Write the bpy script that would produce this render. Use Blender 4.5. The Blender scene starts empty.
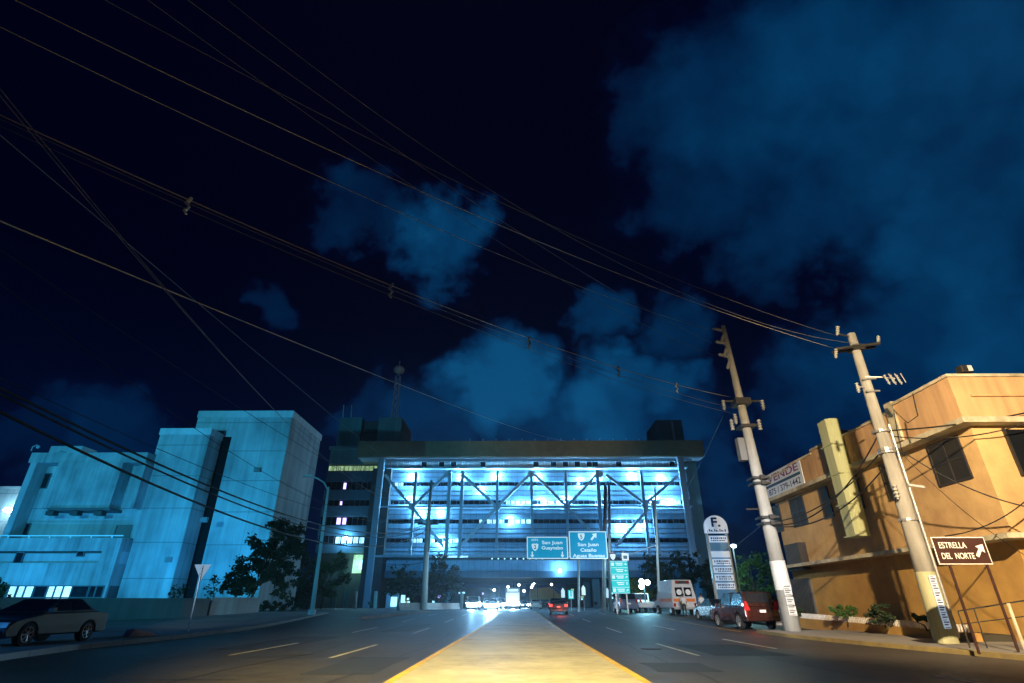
import bpy, bmesh, math, random
from mathutils import Vector, Matrix, noise as mnoise
R = math.radians
random.seed(7)
sc = bpy.context.scene
col = sc.collection

# ------------------------------------------------------------------ camera
FPX, CAMH = 534.0, 1.25
PITCH, YAW = math.atan(263.5 / FPX), R(0.59)
cam_d = bpy.data.cameras.new('camera')
cam_d.sensor_width = 36.0
cam_d.lens = FPX / 1024 * 36.0
cam_d.clip_start = 0.05
cam_d.clip_end = 4000
cam = bpy.data.objects.new('camera', cam_d)
col.objects.link(cam)
cam.location = (0, 0, CAMH)
cam.rotation_euler = (R(90) + PITCH, 0, YAW)
sc.camera = cam

FW = Vector((-math.sin(YAW) * math.cos(PITCH), math.cos(YAW) * math.cos(PITCH), math.sin(PITCH)))
RT = Vector((math.cos(YAW), math.sin(YAW), 0))
UP = RT.cross(FW)
CAM = Vector((0, 0, CAMH))

def ray(x, y): return FW * FPX + RT * (x - 512) + UP * (341.5 - y)
def at(x, y, Y):                    # point of the photo at depth Y
    d = ray(x, y); return CAM + d * (Y / d.y)
def onx(x, y, X):                   # point of the photo on the plane X
    d = ray(x, y); return CAM + d * (X / d.x)
def gz(Y):                          # the road climbs a little away from the camera
    u = min(1, max(0, (Y - 18) / 62)); return 0.65 * u * u * (3 - 2 * u)
def gnd(x, y, dz=0.0):              # point of the photo on the ground
    d = ray(x, y); lo, hi = 2.0, 400.0
    for _ in range(60):
        m = (lo + hi) / 2
        if CAMH + d.z / d.y * m > gz(m) + dz: lo = m
        else: hi = m
    return CAM + d * (lo / d.y)

# ------------------------------------------------------------------ world: night sky with low town-lit clouds
w = bpy.data.worlds.new('World'); sc.world = w; w.use_nodes = True
nt = w.node_tree; nt.nodes.clear()
def N(t, nt=nt, **k):
    n = nt.nodes.new(t)
    for a, v in k.items(): setattr(n, a, v)
    return n
L = nt.links.new
def mth(op, a, b=None, c=None):
    n = N('ShaderNodeMath', operation=op)
    for i, v in enumerate((a, b, c)):
        if v is None: continue
        if hasattr(v, 'links'): L(v, n.inputs[i])
        else: n.inputs[i].default_value = v
    return n.outputs[0]
out = N('ShaderNodeOutputWorld')
tc = N('ShaderNodeTexCoord')
nrm = N('ShaderNodeVectorMath', operation='NORMALIZE'); L(tc.outputs['Generated'], nrm.inputs[0])
warp = N('ShaderNodeTexNoise'); warp.inputs['Scale'].default_value = 8; warp.inputs['Detail'].default_value = 7
warp.inputs['Roughness'].default_value = 0.58
L(nrm.outputs[0], warp.inputs['Vector'])
wsub = N('ShaderNodeVectorMath', operation='SUBTRACT'); L(warp.outputs['Color'], wsub.inputs[0]); wsub.inputs[1].default_value = (.5, .5, .5)
wsc = N('ShaderNodeVectorMath', operation='SCALE'); L(wsub.outputs[0], wsc.inputs[0]); wsc.inputs['Scale'].default_value = 0.27
wadd = N('ShaderNodeVectorMath', operation='ADD'); L(nrm.outputs[0], wadd.inputs[0]); L(wsc.outputs[0], wadd.inputs[1])
wn = N('ShaderNodeVectorMath', operation='NORMALIZE'); L(wadd.outputs[0], wn.inputs[0])
acc = None
for (px, py, rad, amp) in [(730, 120, 105, .66), (820, 80, 150, .70), (940, 60, 160, .78), (1000, 170, 150, .84), (780, 225, 66, .66), (870, 150, 120, .72),
                           (960, 250, 120, .80), (1000, 330, 120, .80), (910, 335, 95, .68), (845, 380, 75, .62), (800, 420, 55, .5), (1060, 40, 150, .7), (665, 110, 55, .5), (700, 190, 60, .55),
                           (360, 205, 34, .48), (450, 240, 44, .98), (402, 225, 32, .5), (600, 318, 32, .72), (680, 318, 36, .56),
                           (507, 388, 50, 1.15), (470, 402, 30, .7), (610, 412, 54, 1.0), (650, 388, 42, 1.05), (560, 432, 48, .74), (680, 430, 48, .6),
                           (110, 440, 62, .46), (255, 320, 26, .40), (375, 415, 26, .5), (430, 434, 44, .62), (725, 490, 34, .45), (20, 432, 36, .34)]:
    d = ray(px, py).normalized()
    # angular radius of a blob of rad pixels around that direction
    a = math.acos(max(-1, min(1, d.dot(ray(px + rad, py).normalized()))))
    dp = N('ShaderNodeVectorMath', operation='DOT_PRODUCT'); L(wn.outputs[0], dp.inputs[0]); dp.inputs[1].default_value = d
    mr = N('ShaderNodeMapRange', interpolation_type='SMOOTHSTEP')
    L(dp.outputs['Value'], mr.inputs['Value'])
    mr.inputs['From Min'].default_value = math.cos(a * 1.55); mr.inputs['From Max'].default_value = math.cos(a * .1)
    mr.inputs['To Min'].default_value = 0; mr.inputs['To Max'].default_value = amp
    acc = mr.outputs[0] if acc is None else mth('MAXIMUM', acc, mr.outputs[0])
fine = N('ShaderNodeTexNoise'); fine.inputs['Scale'].default_value = 6.5; fine.inputs['Detail'].default_value = 8; fine.inputs['Roughness'].default_value = .56
L(nrm.outputs[0], fine.inputs['Vector'])
fm = N('ShaderNodeMapRange'); L(fine.outputs['Fac'], fm.inputs['Value'])
fm.inputs['From Min'].default_value = .25; fm.inputs['From Max'].default_value = .75; fm.inputs['To Min'].default_value = .58; fm.inputs['To Max'].default_value = 1.2
cl = mth('MULTIPLY', acc, fm.outputs[0])
ramp = N('ShaderNodeValToRGB'); L(cl, ramp.inputs[0])
el = ramp.color_ramp.elements
el[0].position = 0.0; el[0].color = (0.0002, 0.0006, 0.0070, 1)
el[1].position = 1.0; el[1].color = (0.0028, 0.070, 0.185, 1)
for p, c in ((.16, (.0003, .0012, .012, 1)), (.36, (.0004, .0095, .040, 1)), (.58, (.0007, .024, .080, 1)), (.80, (.0014, .043, .125, 1))):
    e = el.new(p); e.color = c
sep = N('ShaderNodeSeparateXYZ'); L(nrm.outputs[0], sep.inputs[0])
hz = N('ShaderNodeMapRange'); L(sep.outputs['Z'], hz.inputs['Value'])
hz.inputs['From Min'].default_value = 0.0; hz.inputs['From Max'].default_value = .45; hz.inputs['To Min'].default_value = 1.0; hz.inputs['To Max'].default_value = 0.0
hc = N('ShaderNodeMix', data_type='RGBA', blend_type='ADD'); L(hz.outputs[0], hc.inputs['Factor'])
L(ramp.outputs[0], hc.inputs['A']); hc.inputs['B'].default_value = (0.0002, 0.003, 0.017, 1)
sky = N('ShaderNodeTexSky'); sky.sky_type = 'NISHITA'; sky.sun_disc = False; sky.sun_elevation = R(-6); sky.sun_rotation = R(200)
skm = N('ShaderNodeMix', data_type='RGBA', blend_type='ADD'); skm.inputs['Factor'].default_value = 0.02
L(hc.outputs['Result'], skm.inputs['A']); L(sky.outputs[0], skm.inputs['B'])
bg = N('ShaderNodeBackground'); bg.inputs['Strength'].default_value = 1.0
L(skm.outputs['Result'], bg.inputs['Color']); L(bg.outputs[0], out.inputs[0])

# ------------------------------------------------------------------ street lamps outside the frame, and spots added to light single things
HAZE = 0.00013
CYAN = (0.03, 0.50, 1.0); SODIUM = (1.0, 0.60, 0.20); FLOOD = (0.20, 0.58, 1.0)
def lamp(name, kind, loc, power, color, radius=.2, target=None, cone=90, blend=.6):
    d = bpy.data.lights.new(name, kind); d.energy = power; d.color = color
    d.shadow_soft_size = radius
    o = bpy.data.objects.new(name, d); col.objects.link(o); o.location = loc
    if kind == 'SPOT':
        d.spot_size = R(cone); d.spot_blend = blend
        o.rotation_euler = (Vector(target) - Vector(loc)).to_track_quat('-Z', 'Y').to_euler()
    return o
BLUE = (0.04, .50, .88)
lamp('mercury_street_light', 'SPOT', (-74, 34, 13), 16000, BLUE, .4, (-66, 76, 15), 95)
lamp('mercury_street_light', 'SPOT', (-46, 20, 13), 76000, BLUE, .4, (-46, 76, 15), 60)
lamp('mercury_street_light', 'SPOT', (-16, -14, 9), 60000, (.02, .50, .85), .4, (-31, 78, 7), 25, .7)
lamp('mercury_street_light', 'SPOT', (-24, -6, 10), 9000, (.03, .34, 1.0), .4, (-12, 36, 0), 40, 1.0)
lamp('added_white_spot', 'SPOT', (-6, -10, 9), 26000, (.55, .80, 1.0), .3, (-17, 31, 2.6), 9, .6)  # narrow spot added to brighten the yield sign
lamp('added_white_spot', 'SPOT', (3, -4, 9), 60000, (.62, .80, 1.0), .3, (15, 56, .5), 24, .8)  # spot added to brighten the rear of the ambulance
lamp('sodium_light', 'SPOT', (6.5, 2.0, 10.5), 47000, (1.0, .73, .42), .16, (19, 27, 3.2), 64, .9)
lamp('sodium_light', 'SPOT', (0.0, -3.0, 9.0), 56000, (1.0, .73, .21), .25, (-1, 15, 0), 46, 1.0)
lamp('sodium_light', 'SPOT', (-3, 0, 6), 900, (1.0, .80, .48), .3, (-9, 13, 22), 70, .9)
lamp('sodium_light', 'SPOT', (62, 30, 10), 60000, (1.0, .75, .28), .4, (9, 122, 43), 25, 1.0)  # spot added from the far right to warm the roof fascia

sc.view_settings.view_transform = 'Standard'; sc.view_settings.look = 'None'
sc.view_settings.exposure = 0.0; sc.view_settings.gamma = 1.0; sc.view_settings.use_curve_mapping = False
sc.cycles.use_denoising = True
sc.cycles.max_bounces = 6
sc.cycles.sample_clamp_indirect = 4

# ------------------------------------------------------------------ materials
M = {}
def mat(name, base, rough=.7, var=.25, scale=3.0, streak=False, metallic=0.0, bump=0.0, emit=None, estr=0.0, seams=None, spec=.5, dirt=None, coat=0, alpha=None, objc=False):
    m = bpy.data.materials.new(name); m.use_nodes = True
    t = m.node_tree; b = t.nodes['Principled BSDF']
    b.inputs['Roughness'].default_value = rough; b.inputs['Metallic'].default_value = metallic
    b.inputs['Specular IOR Level'].default_value = spec
    b.inputs['Coat Weight'].default_value = coat
    def n(ty, **k):
        x = t.nodes.new(ty)
        for a, v in k.items(): setattr(x, a, v)
        return x
    lk = t.links.new
    if objc:
        src = n('ShaderNodeTexCoord').outputs['Object']
    else:
        src = n('ShaderNodeNewGeometry').outputs['Position']
    mp = n('ShaderNodeMapping'); lk(src, mp.inputs[0])
    if streak: mp.inputs['Scale'].default_value = (1, 1, .07)
    nz = n('ShaderNodeTexNoise'); nz.inputs['Scale'].default_value = scale; nz.inputs['Detail'].default_value = 8; nz.inputs['Roughness'].default_value = .62
    lk(mp.outputs[0], nz.inputs['Vector'])
    nz2 = n('ShaderNodeTexNoise'); nz2.inputs['Scale'].default_value = scale * .17; nz2.inputs['Detail'].default_value = 4
    lk(src, nz2.inputs['Vector'])
    av = n('ShaderNodeMath', operation='ADD'); lk(nz.outputs['Fac'], av.inputs[0]); lk(nz2.outputs['Fac'], av.inputs[1])
    mr = n('ShaderNodeMapRange'); lk(av.outputs[0], mr.inputs['Value'])
    mr.inputs['From Min'].default_value = .65; mr.inputs['From Max'].default_value = 1.35
    mr.inputs['To Min'].default_value = 0; mr.inputs['To Max'].default_value = 1
    mx = n('ShaderNodeMix', data_type='RGBA'); lk(mr.outputs[0], mx.inputs['Factor'])
    d = dirt or tuple(c * (1 - var) for c in base)
    mx.inputs['A'].default_value = (*d, 1); mx.inputs['B'].default_value = (*[min(1, c * (1 + var * .6)) for c in base], 1)
    cout = mx.outputs['Result']
    if seams:                                            # fine joints of panels or pours: (axis, spacing, width, darkness)
        sx = n('ShaderNodeSeparateXYZ'); lk(src, sx.inputs[0])
        for ax, sp, wd, dk in seams:
            md = n('ShaderNodeMath', operation='PINGPONG'); lk(sx.outputs[ax], md.inputs[0]); md.inputs[1].default_value = sp / 2
            lt = n('ShaderNodeMath', operation='LESS_THAN'); lk(md.outputs[0], lt.inputs[0]); lt.inputs[1].default_value = wd / 2
            ml = n('ShaderNodeMath', operation='MULTIPLY'); lk(lt.outputs[0], ml.inputs[0]); ml.inputs[1].default_value = dk
            m2 = n('ShaderNodeMix', data_type='RGBA'); lk(ml.outputs[0], m2.inputs['Factor']); lk(cout, m2.inputs['A'])
            m2.inputs['B'].default_value = (*[c * .25 for c in base], 1); cout = m2.outputs['Result']
    lk(cout, b.inputs['Base Color'])
    if bump:
        bp = n('ShaderNodeBump'); bp.inputs['Strength'].default_value = bump; bp.inputs['Distance'].default_value = .02
        fz = n('ShaderNodeTexNoise'); fz.inputs['Scale'].default_value = scale * 8; fz.inputs['Detail'].default_value = 5
        lk(src, fz.inputs['Vector']); lk(fz.outputs['Fac'], bp.inputs['Height']); lk(bp.outputs[0], b.inputs['Normal'])
    rr = n('ShaderNodeMapRange'); lk(nz.outputs['Fac'], rr.inputs['Value'])
    rr.inputs['To Min'].default_value = max(.03, rough - .12); rr.inputs['To Max'].default_value = min(1, rough + .12)
    lk(rr.outputs[0], b.inputs['Roughness'])
    if emit:
        if estr and var > .3:
            em = n('ShaderNodeMix', data_type='RGBA'); lk(mr.outputs[0], em.inputs['Factor'])
            em.inputs['A'].default_value = (*[c * (1 - var) for c in emit], 1); em.inputs['B'].default_value = (*emit, 1)
            lk(em.outputs['Result'], b.inputs['Emission Color'])
        else:
            b.inputs['Emission Color'].default_value = (*emit, 1)
        b.inputs['Emission Strength'].default_value = estr
    M[name] = m
    return m
mat('asphalt', (.062, .053, .045), .58, .6, 1.6, bump=.8, dirt=(.026, .022, .019))
mat('fresh_asphalt', (.026, .027, .03), .7, .4, 3, bump=.6)
mat('tar', (.012, .012, .012), .65, .2, 3)
mat('soil', (.06, .055, .04), .95, .5, .8)
mat('pavement', (.27, .26, .25), .85, .3, 1.2, bump=.3, seams=[('Y', 1.5, .03, .7)])
mat('median_concrete', (.46, .44, .40), .85, .3, 3.5, bump=.6, seams=[('Y', 3.0, .035, .75)], dirt=(.27, .25, .22))
mat('yellow_kerb', (.62, .42, .03), .7, .45, 3, bump=.4, dirt=(.36, .24, .04))
mat('worn_kerb', (.34, .26, .08), .8, .5, 2.5, bump=.4, dirt=(.16, .14, .10))
mat('white_marking', (.62, .62, .6), .7, .45, 6)
mat('yellow_marking', (.6, .38, .04), .7, .4, 6)
mat('raw_concrete', (.40, .41, .40), .85, .42, .9, streak=True, bump=.2, seams=[('Z', 4.2, .12, .6), ('X', 6.1, .07, .45)], dirt=(.13, .14, .14))
mat('panel_concrete', (.36, .37, .36), .85, .45, 1.5, streak=True, bump=.2, seams=[('X', 1.7, .05, .3)], dirt=(.11, .12, .12))
mat('cap_concrete', (.52, .53, .52), .8, .3, 1.5, streak=True)
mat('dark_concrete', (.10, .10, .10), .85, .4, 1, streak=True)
mat('wall_concrete', (.17, .17, .17), .85, .45, 1.3, streak=True)
mat('pale_wall', (.36, .36, .36), .85, .35, 1.3, streak=True)
mat('office_panel', (.27, .43, .56), .45, .35, .5, seams=[('X', 1.35, .07, .6)])  # blue cast of the floodlighting tinted into the panel colour
mat('office_panel_dark', (.09, .15, .2), .6, .3, .5, seams=[('X', 1.35, .06, .5)])
mat('brown_fascia', (.26, .22, .12), .7, .35, .6, seams=[('X', 2.7, .05, .3)])
mat('soffit', (.4, .42, .44), .7, .2, .6)
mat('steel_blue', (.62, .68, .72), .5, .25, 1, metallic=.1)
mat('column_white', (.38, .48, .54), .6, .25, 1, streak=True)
mat('teal_concrete', (.17, .28, .28), .8, .35, .8, streak=True, seams=[('X', 2.3, .06, .4)])
mat('dark_glass', (.012, .015, .02), .12, .3, 2, spec=.6)
mat('dusty_glass', (.03, .028, .022), .5, .5, 3, spec=.25)
mat('shade_black', (.004, .004, .005), .6, .2, 3, spec=.1)
mat('mullion', (.1, .1, .11), .5, .2, 4)
mat('lit_cool', (.5, .55, .6), .5, .6, .9, emit=(.35, .8, 1.0), estr=2.2)
mat('lit_green', (.5, .55, .5), .5, .7, 1.6, emit=(.40, .62, .28), estr=1.0)
mat('lit_violet', (.5, .5, .6), .5, .2, 1, emit=(.55, .45, 1.0), estr=2.5)
mat('flood_lens', (.8, .8, .8), .4, .1, 1, emit=(.75, .92, 1.0), estr=14)
mat('lamp_white', (.8, .8, .8), .4, .1, 1, emit=(.75, .9, 1.0), estr=30)
mat('lamp_warm', (.8, .8, .8), .4, .1, 1, emit=(1.0, .75, .4), estr=14)
mat('headlight_on', (.8, .8, .8), .3, .1, 1, emit=(.80, .93, 1.0), estr=160)
mat('bus_glow', (.8, .8, .8), .4, .1, 1, emit=(.6, .85, 1.0), estr=.9)
mat('tail_on', (.5, .02, .02), .3, .1, 1, emit=(1.0, .05, .04), estr=3)
mat('tail_off', (.3, .01, .01), .25, .1, 1)
mat('lens_clear', (.6, .62, .65), .15, .1, 1, spec=.8)
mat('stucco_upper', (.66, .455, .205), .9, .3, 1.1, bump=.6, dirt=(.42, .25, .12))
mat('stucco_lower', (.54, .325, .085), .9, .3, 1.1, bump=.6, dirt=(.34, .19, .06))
mat('stucco_parapet', (.64, .40, .20), .9, .4, 1.6, streak=True, bump=.6, dirt=(.24, .15, .09))
mat('ledge_cream', (.62, .58, .44), .8, .5, 2.5, dirt=(.25, .22, .14))
mat('duct_yellow', (.50, .56, .36), .6, .35, 1.3, streak=True, dirt=(.34, .36, .17))
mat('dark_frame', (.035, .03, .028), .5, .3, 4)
mat('pole_concrete', (.40, .40, .38), .88, .4, 3.5, streak=True, bump=.6, dirt=(.2, .195, .18))
mat('pole_pale', (.66, .68, .68), .8, .3, 2.5, streak=True)
mat('galvanised', (.42, .43, .44), .45, .25, 5, metallic=.6)
mat('dark_metal', (.05, .05, .05), .5, .3, 6, metallic=.4)
mat('porcelain', (.33, .34, .33), .25, .2, 5)
mat('faded_paint', (.46, .47, .30), .85, .4, 3, streak=True, bump=.5, dirt=(.25, .25, .15))
mat('wire_metal', (.27, .25, .20), .5, .2, 2, metallic=.2)
mat('wire_bright', (.62, .54, .36), .5, .2, 2)
mat('wire_black', (.012, .012, .013), .6, .2, 2)
mat('wire_grey', (.10, .105, .11), .6, .2, 2)
mat('paper', (.62, .62, .6), .8, .25, 8)
mat('ink', (.02, .02, .03), .8, .2, 8)
mat('sign_brown', (.05, .02, .015), .5, .2, 3)
mat('sign_white', (.80, .80, .78), .5, .1, 3)
mat('sign_green', (.004, .20, .40), .5, .15, 2, emit=(.0, .24, .45), estr=.95)  # lit look of the guide signs put in as emission
mat('sign_teal', (.004, .42, .36), .5, .15, 2, emit=(.0, .42, .48), estr=1.0)  # lit look of the teal plates put in as emission
mat('sign_glow', (.8, .8, .8), .5, .1, 2, emit=(.55, .85, 1.0), estr=.75)  # lit look of white legends and plates put in as emission
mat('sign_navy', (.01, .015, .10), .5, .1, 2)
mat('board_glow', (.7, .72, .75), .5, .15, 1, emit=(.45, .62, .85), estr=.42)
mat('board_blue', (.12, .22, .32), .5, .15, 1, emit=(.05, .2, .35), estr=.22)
mat('banner_white', (.70, .80, .98), .7, .12, 2)
mat('banner_purple', (.22, .05, .22), .7, .2, 2)
mat('banner_blue', (.02, .09, .20), .7, .2, 2)
mat('bark', (.09, .065, .045), .95, .4, 5, objc=True)
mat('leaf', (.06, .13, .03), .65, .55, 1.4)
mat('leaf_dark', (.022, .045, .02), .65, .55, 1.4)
mat('leaf_yellow', (.09, .11, .02), .65, .5, 2.5)
mat('car_silver', (.03, .036, .042), .32, .1, 2, metallic=.0, coat=.4)
mat('car_dark', (.035, .04, .045), .25, .1, 2, metallic=.4, coat=.6)
mat('car_red', (.032, .010, .008), .28, .1, 2, metallic=.2, coat=.7)
mat('car_white', (.6, .6, .62), .3, .1, 2, coat=.5)
mat('car_blue', (.10, .14, .24), .3, .1, 2, metallic=.4, coat=.6)
mat('orange_stripe', (.75, .20, .04), .4, .1, 2)
mat('rubber', (.018, .018, .018), .85, .2, 5)
mat('alloy', (.5, .5, .5), .35, .2, 5, metallic=.8)
mat('skin', (.32, .18, .12), .6, .1, 5)
mat('shirt_white', (.7, .7, .7), .85, .12, 5)
mat('trousers_dark', (.03, .03, .045), .9, .2, 5)
mat('hair', (.012, .01, .008), .7, .2, 8)
mat('ramp_yellow', (.55, .38, .08), .85, .3, .4)
mat('hill_dark', (.015, .02, .015), .95, .4, .05)

# ------------------------------------------------------------------ mesh helpers
class MB:
    def __init__(s): s.v = []; s.f = []; s.mi = []; s.cur = 0
    def face(s, pts, smooth=False):
        i = len(s.v); s.v += [tuple(p) for p in pts]; s.f.append(tuple(range(i, i + len(pts)))); s.mi.append(s.cur); return s
    def box(s, x0, x1, y0, y1, z0, z1):
        i = len(s.v)
        s.v += [(x, y, z) for z in (z0, z1) for x, y in ((x0, y0), (x1, y0), (x1, y1), (x0, y1))]
        for q in ((3, 2, 1, 0), (4, 5, 6, 7), (0, 1, 5, 4), (1, 2, 6, 5), (2, 3, 7, 6), (3, 0, 4, 7)):
            s.f.append(tuple(i + k for k in q)); s.mi.append(s.cur)
        return s
    def extrude(s, poly, vec):
        n = len(poly); i = len(s.v); vec = Vector(vec)
        s.v += [tuple(p) for p in poly] + [tuple(Vector(p) + vec) for p in poly]
        s.f.append(tuple(range(i + n - 1, i - 1, -1))); s.f.append(tuple(range(i + n, i + 2 * n))); s.mi += [s.cur] * 2
        for k in range(n):
            a, b = k, (k + 1) % n
            s.f.append((i + a, i + b, i + n + b, i + n + a)); s.mi.append(s.cur)
        return s
    def tube(s, pts, r, n=8, cap=True):
        pts = [Vector(p) for p in pts]
        rs = r if isinstance(r, (list, tuple)) else [r] * len(pts)
        base = len(s.v)
        prev = None
        for k, p in enumerate(pts):
            d = (pts[min(k + 1, len(pts) - 1)] - pts[max(k - 1, 0)]).normalized()
            if prev is None:
                u = d.orthogonal().normalized()
            else:
                u = (prev - d * prev.dot(d)).normalized()
            prev = u; v = d.cross(u)
            for j in range(n):
                a = 2 * math.pi * j / n
                s.v.append(tuple(p + (u * math.cos(a) + v * math.sin(a)) * rs[k]))
        for k in range(len(pts) - 1):
            for j in range(n):
                a = base + k * n + j; b = base + k * n + (j + 1) % n
                s.f.append((a, b, b + n, a + n)); s.mi.append(s.cur)
        if cap:
            s.f.append(tuple(base + j for j in reversed(range(n)))); e = base + (len(pts) - 1) * n
            s.f.append(tuple(e + j for j in range(n))); s.mi += [s.cur] * 2
        return s
    def ball(s, c, r, nu=10, nv=6, sq=(1, 1, 1)):
        c = Vector(c); b = len(s.v)
        for i in range(nv + 1):
            th = math.pi * i / nv
            for j in range(nu):
                ph = 2 * math.pi * j / nu
                s.v.append((c.x + r * sq[0] * math.sin(th) * math.cos(ph), c.y + r * sq[1] * math.sin(th) * math.sin(ph), c.z + r * sq[2] * math.cos(th)))
        for i in range(nv):
            for j in range(nu):
                s.f.append((b + i * nu + j, b + (i + 1) * nu + j, b + (i + 1) * nu + (j + 1) % nu, b + i * nu + (j + 1) % nu)); s.mi.append(s.cur)
        return s
    def build(s, name, mats, parent=None, smooth=False, local=False, bevel=0):
        me = bpy.data.meshes.new(name)
        off = Vector((0, 0, 0))
        if parent is not None and not local:
            p = parent
            while p is not None: off = off + p.location; p = p.parent
        me.from_pydata([tuple(Vector(v) - off) for v in s.v], [], s.f)
        if not isinstance(mats, (list, tuple)): mats = [mats]
        for m in mats: me.materials.append(M[m])
        for p, k in zip(me.polygons, s.mi): p.material_index = k; p.use_smooth = smooth
        bm = bmesh.new(); bm.from_mesh(me)
        bmesh.ops.remove_doubles(bm, verts=bm.verts, dist=1e-5)
        bmesh.ops.recalc_face_normals(bm, faces=bm.faces)
        bm.to_mesh(me); bm.free()
        o = bpy.data.objects.new(name, me); col.objects.link(o)
        if parent is not None: o.parent = parent
        if bevel:
            b = o.modifiers.new('bevel', 'BEVEL'); b.width = bevel; b.segments = 2; b.limit_method = 'ANGLE'
        return o

def tag(o, label=None, cat=None, group=None, kind=None):
    if label: o['label'] = label
    if cat: o['category'] = cat
    if group: o['group'] = group
    if kind: o['kind'] = kind
    return o
def thing(name, label, cat, loc=(0, 0, 0), rz=0, group=None):
    o = bpy.data.objects.new(name, None); col.objects.link(o); o.location = loc; o.rotation_euler = (0, 0, rz)
    o.empty_display_size = .3
    return tag(o, label, cat, group)
def struct(o): o['kind'] = 'structure'; return o
def copy_tree(o, parent=None):
    c = o.copy(); col.objects.link(c); c.parent = parent
    for ch in [x for x in bpy.data.objects if x.parent == o]: copy_tree(ch, c)
    return c
def quadbox(a, b, c, d, back):      # slab from a quad pushed along a vector
    return MB().extrude([a, b, c, d], back)

def lettering(s, parent, mname, o, u, v, width=None, height=.3, name='lettering', center=True, depth=.004, bold=0.0, local=False):
    """text lying in the plane (u right, v up) with its middle at o"""
    cu = bpy.data.curves.new('text', 'FONT'); cu.body = s; cu.size = 1; cu.align_x = 'CENTER' if center else 'LEFT'; cu.extrude = 0; cu.offset = bold
    t = bpy.data.objects.new('text', cu); col.objects.link(t)
    bpy.context.view_layer.update()
    me = bpy.data.meshes.new_from_object(t.evaluated_get(bpy.context.evaluated_depsgraph_get()))
    bpy.data.objects.remove(t); bpy.data.curves.remove(cu)
    xs = [q.co.x for q in me.vertices]; ys = [q.co.y for q in me.vertices]
    x0, x1, y0, y1 = min(xs), max(xs), min(ys), max(ys)
    k = height / .70; kx = k if width is None else width / (x1 - x0)
    u = Vector(u).normalized(); v = Vector(v).normalized(); n = u.cross(v)
    off = Vector((0, 0, 0)); p = parent
    while p is not None and not local: off += p.location; p = p.parent
    cx = (x0 + x1) / 2 if center else x0
    for q in me.vertices:
        q.co = Vector(o) + u * ((q.co.x - cx) * kx) + v * ((q.co.y - .35) * k) + n * depth - off
    me.materials.append(M[mname])
    ob = bpy.data.objects.new(name, me); col.objects.link(ob); ob.parent = parent
    return ob

# ------------------------------------------------------------------ the ground
def strip(rows, dz_top, dz_bot, mb=None, step=2.0, mi=0):
    """raised strip between xl and xr along Y, following the road's climb; rows: (Y, xl, xr)"""
    mb = mb or MB(); mb.cur = mi
    pts = []
    for (a, b) in zip(rows, rows[1:]):
        n = max(1, int(abs(b[0] - a[0]) / step))
        for k in range(n):
            t = k / n; pts.append(tuple(a[i] + (b[i] - a[i]) * t for i in range(3)))
    pts.append(rows[-1])
    for p, q in zip(pts, pts[1:]):
        za, zb = gz(p[0]), gz(q[0])
        A, B, Cc, D = (p[1], p[0], za + dz_top), (p[2], p[0], za + dz_top), (q[2], q[0], zb + dz_top), (q[1], q[0], zb + dz_top)
        mb.face([A, B, Cc, D])
        if dz_bot is not None:
            lo = lambda P: (P[0], P[1], P[2] - dz_top + dz_bot)
            mb.face([lo(A), A, D, lo(D)]); mb.face([B, lo(B), lo(Cc), Cc])
            if p is pts[0]: mb.face([lo(A), lo(B), B, A])
            if q is pts[-1]: mb.face([D, Cc, lo(Cc), lo(D)])
    return mb
struct(strip([(-60, -900, 900), (0, -900, 900), (80, -900, 900), (2500, -900, 900)], -.03, None, step=8).build('ground', 'soil'))
struct(strip([(-40, -34, 30), (20, -34, 30), (80, -40, 50), (400, -40, 50)], 0, None).build('road', 'asphalt'))
# left sidewalk: its kerb line read off the photograph
kl = [gnd(*p) for p in ((0, 661), (60, 652), (100, 647), (150, 642.5), (194, 637), (260, 628.5), (310, 617.6))]
bl = [gnd(*p, .15) for p in ((0, 631), (60, 628.5), (100, 626.5), (150, 623.5), (194, 621), (258, 616), (300, 613))]
def kx(pl, Y):
    if Y <= pl[0].y: return pl[0].x + (pl[0].x - pl[1].x) / (pl[0].y - pl[1].y) * (Y - pl[0].y)
    for a, b in zip(pl, pl[1:]):
        if a.y <= Y <= b.y: return a.x + (b.x - a.x) * (Y - a.y) / (b.y - a.y)
    a, b = pl[-2:]; return b.x + (b.x - a.x) / (b.y - a.y) * (Y - b.y)
ys = [-30, 0, 12, 16, 19, 22, 26, 30, 35, 40, 46, 54, 60]
struct(strip([(y, kx(kl, y) - 16, kx(kl, y)) for y in ys], .15, -.02).build('sidewalk', 'pavement'))
# right sidewalk along the yellow building
rk = [(-30, 13.5), (10, 13.2), (17, 12.5), (21, 11.9), (26, 11.3), (29.2, 11.4)]
struct(strip([(y, x + .16, 40) for y, x in rk], .12, -.02).build('sidewalk', 'pavement'))
struct(strip([(y, x, x + .16) for y, x in rk], .125, -.02).build('kerb', 'worn_kerb'))
struct(strip([(37, 15, 40), (60, 17, 44), (120, 24, 60)], .12, -.02).build('sidewalk', 'pavement'))
# the median: concrete slab with yellow kerb faces
mr_ = [(-10, -2.13, 2.1), (20, -2.13, 2.1), (42, -1.85, 2.0), (62, -1.55, 1.8)]
struct(strip([(y, a + .14, b - .14) for y, a, b in mr_], .15, -.02).build('median_strip', 'median_concrete'))
mk = MB()
strip([(y, a, a + .14) for y, a, b in mr_], .154, -.02, mk); strip([(y, b - .14, b) for y, a, b in mr_], .154, -.02, mk)
struct(mk.build('median_kerb', 'yellow_kerb'))
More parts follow.
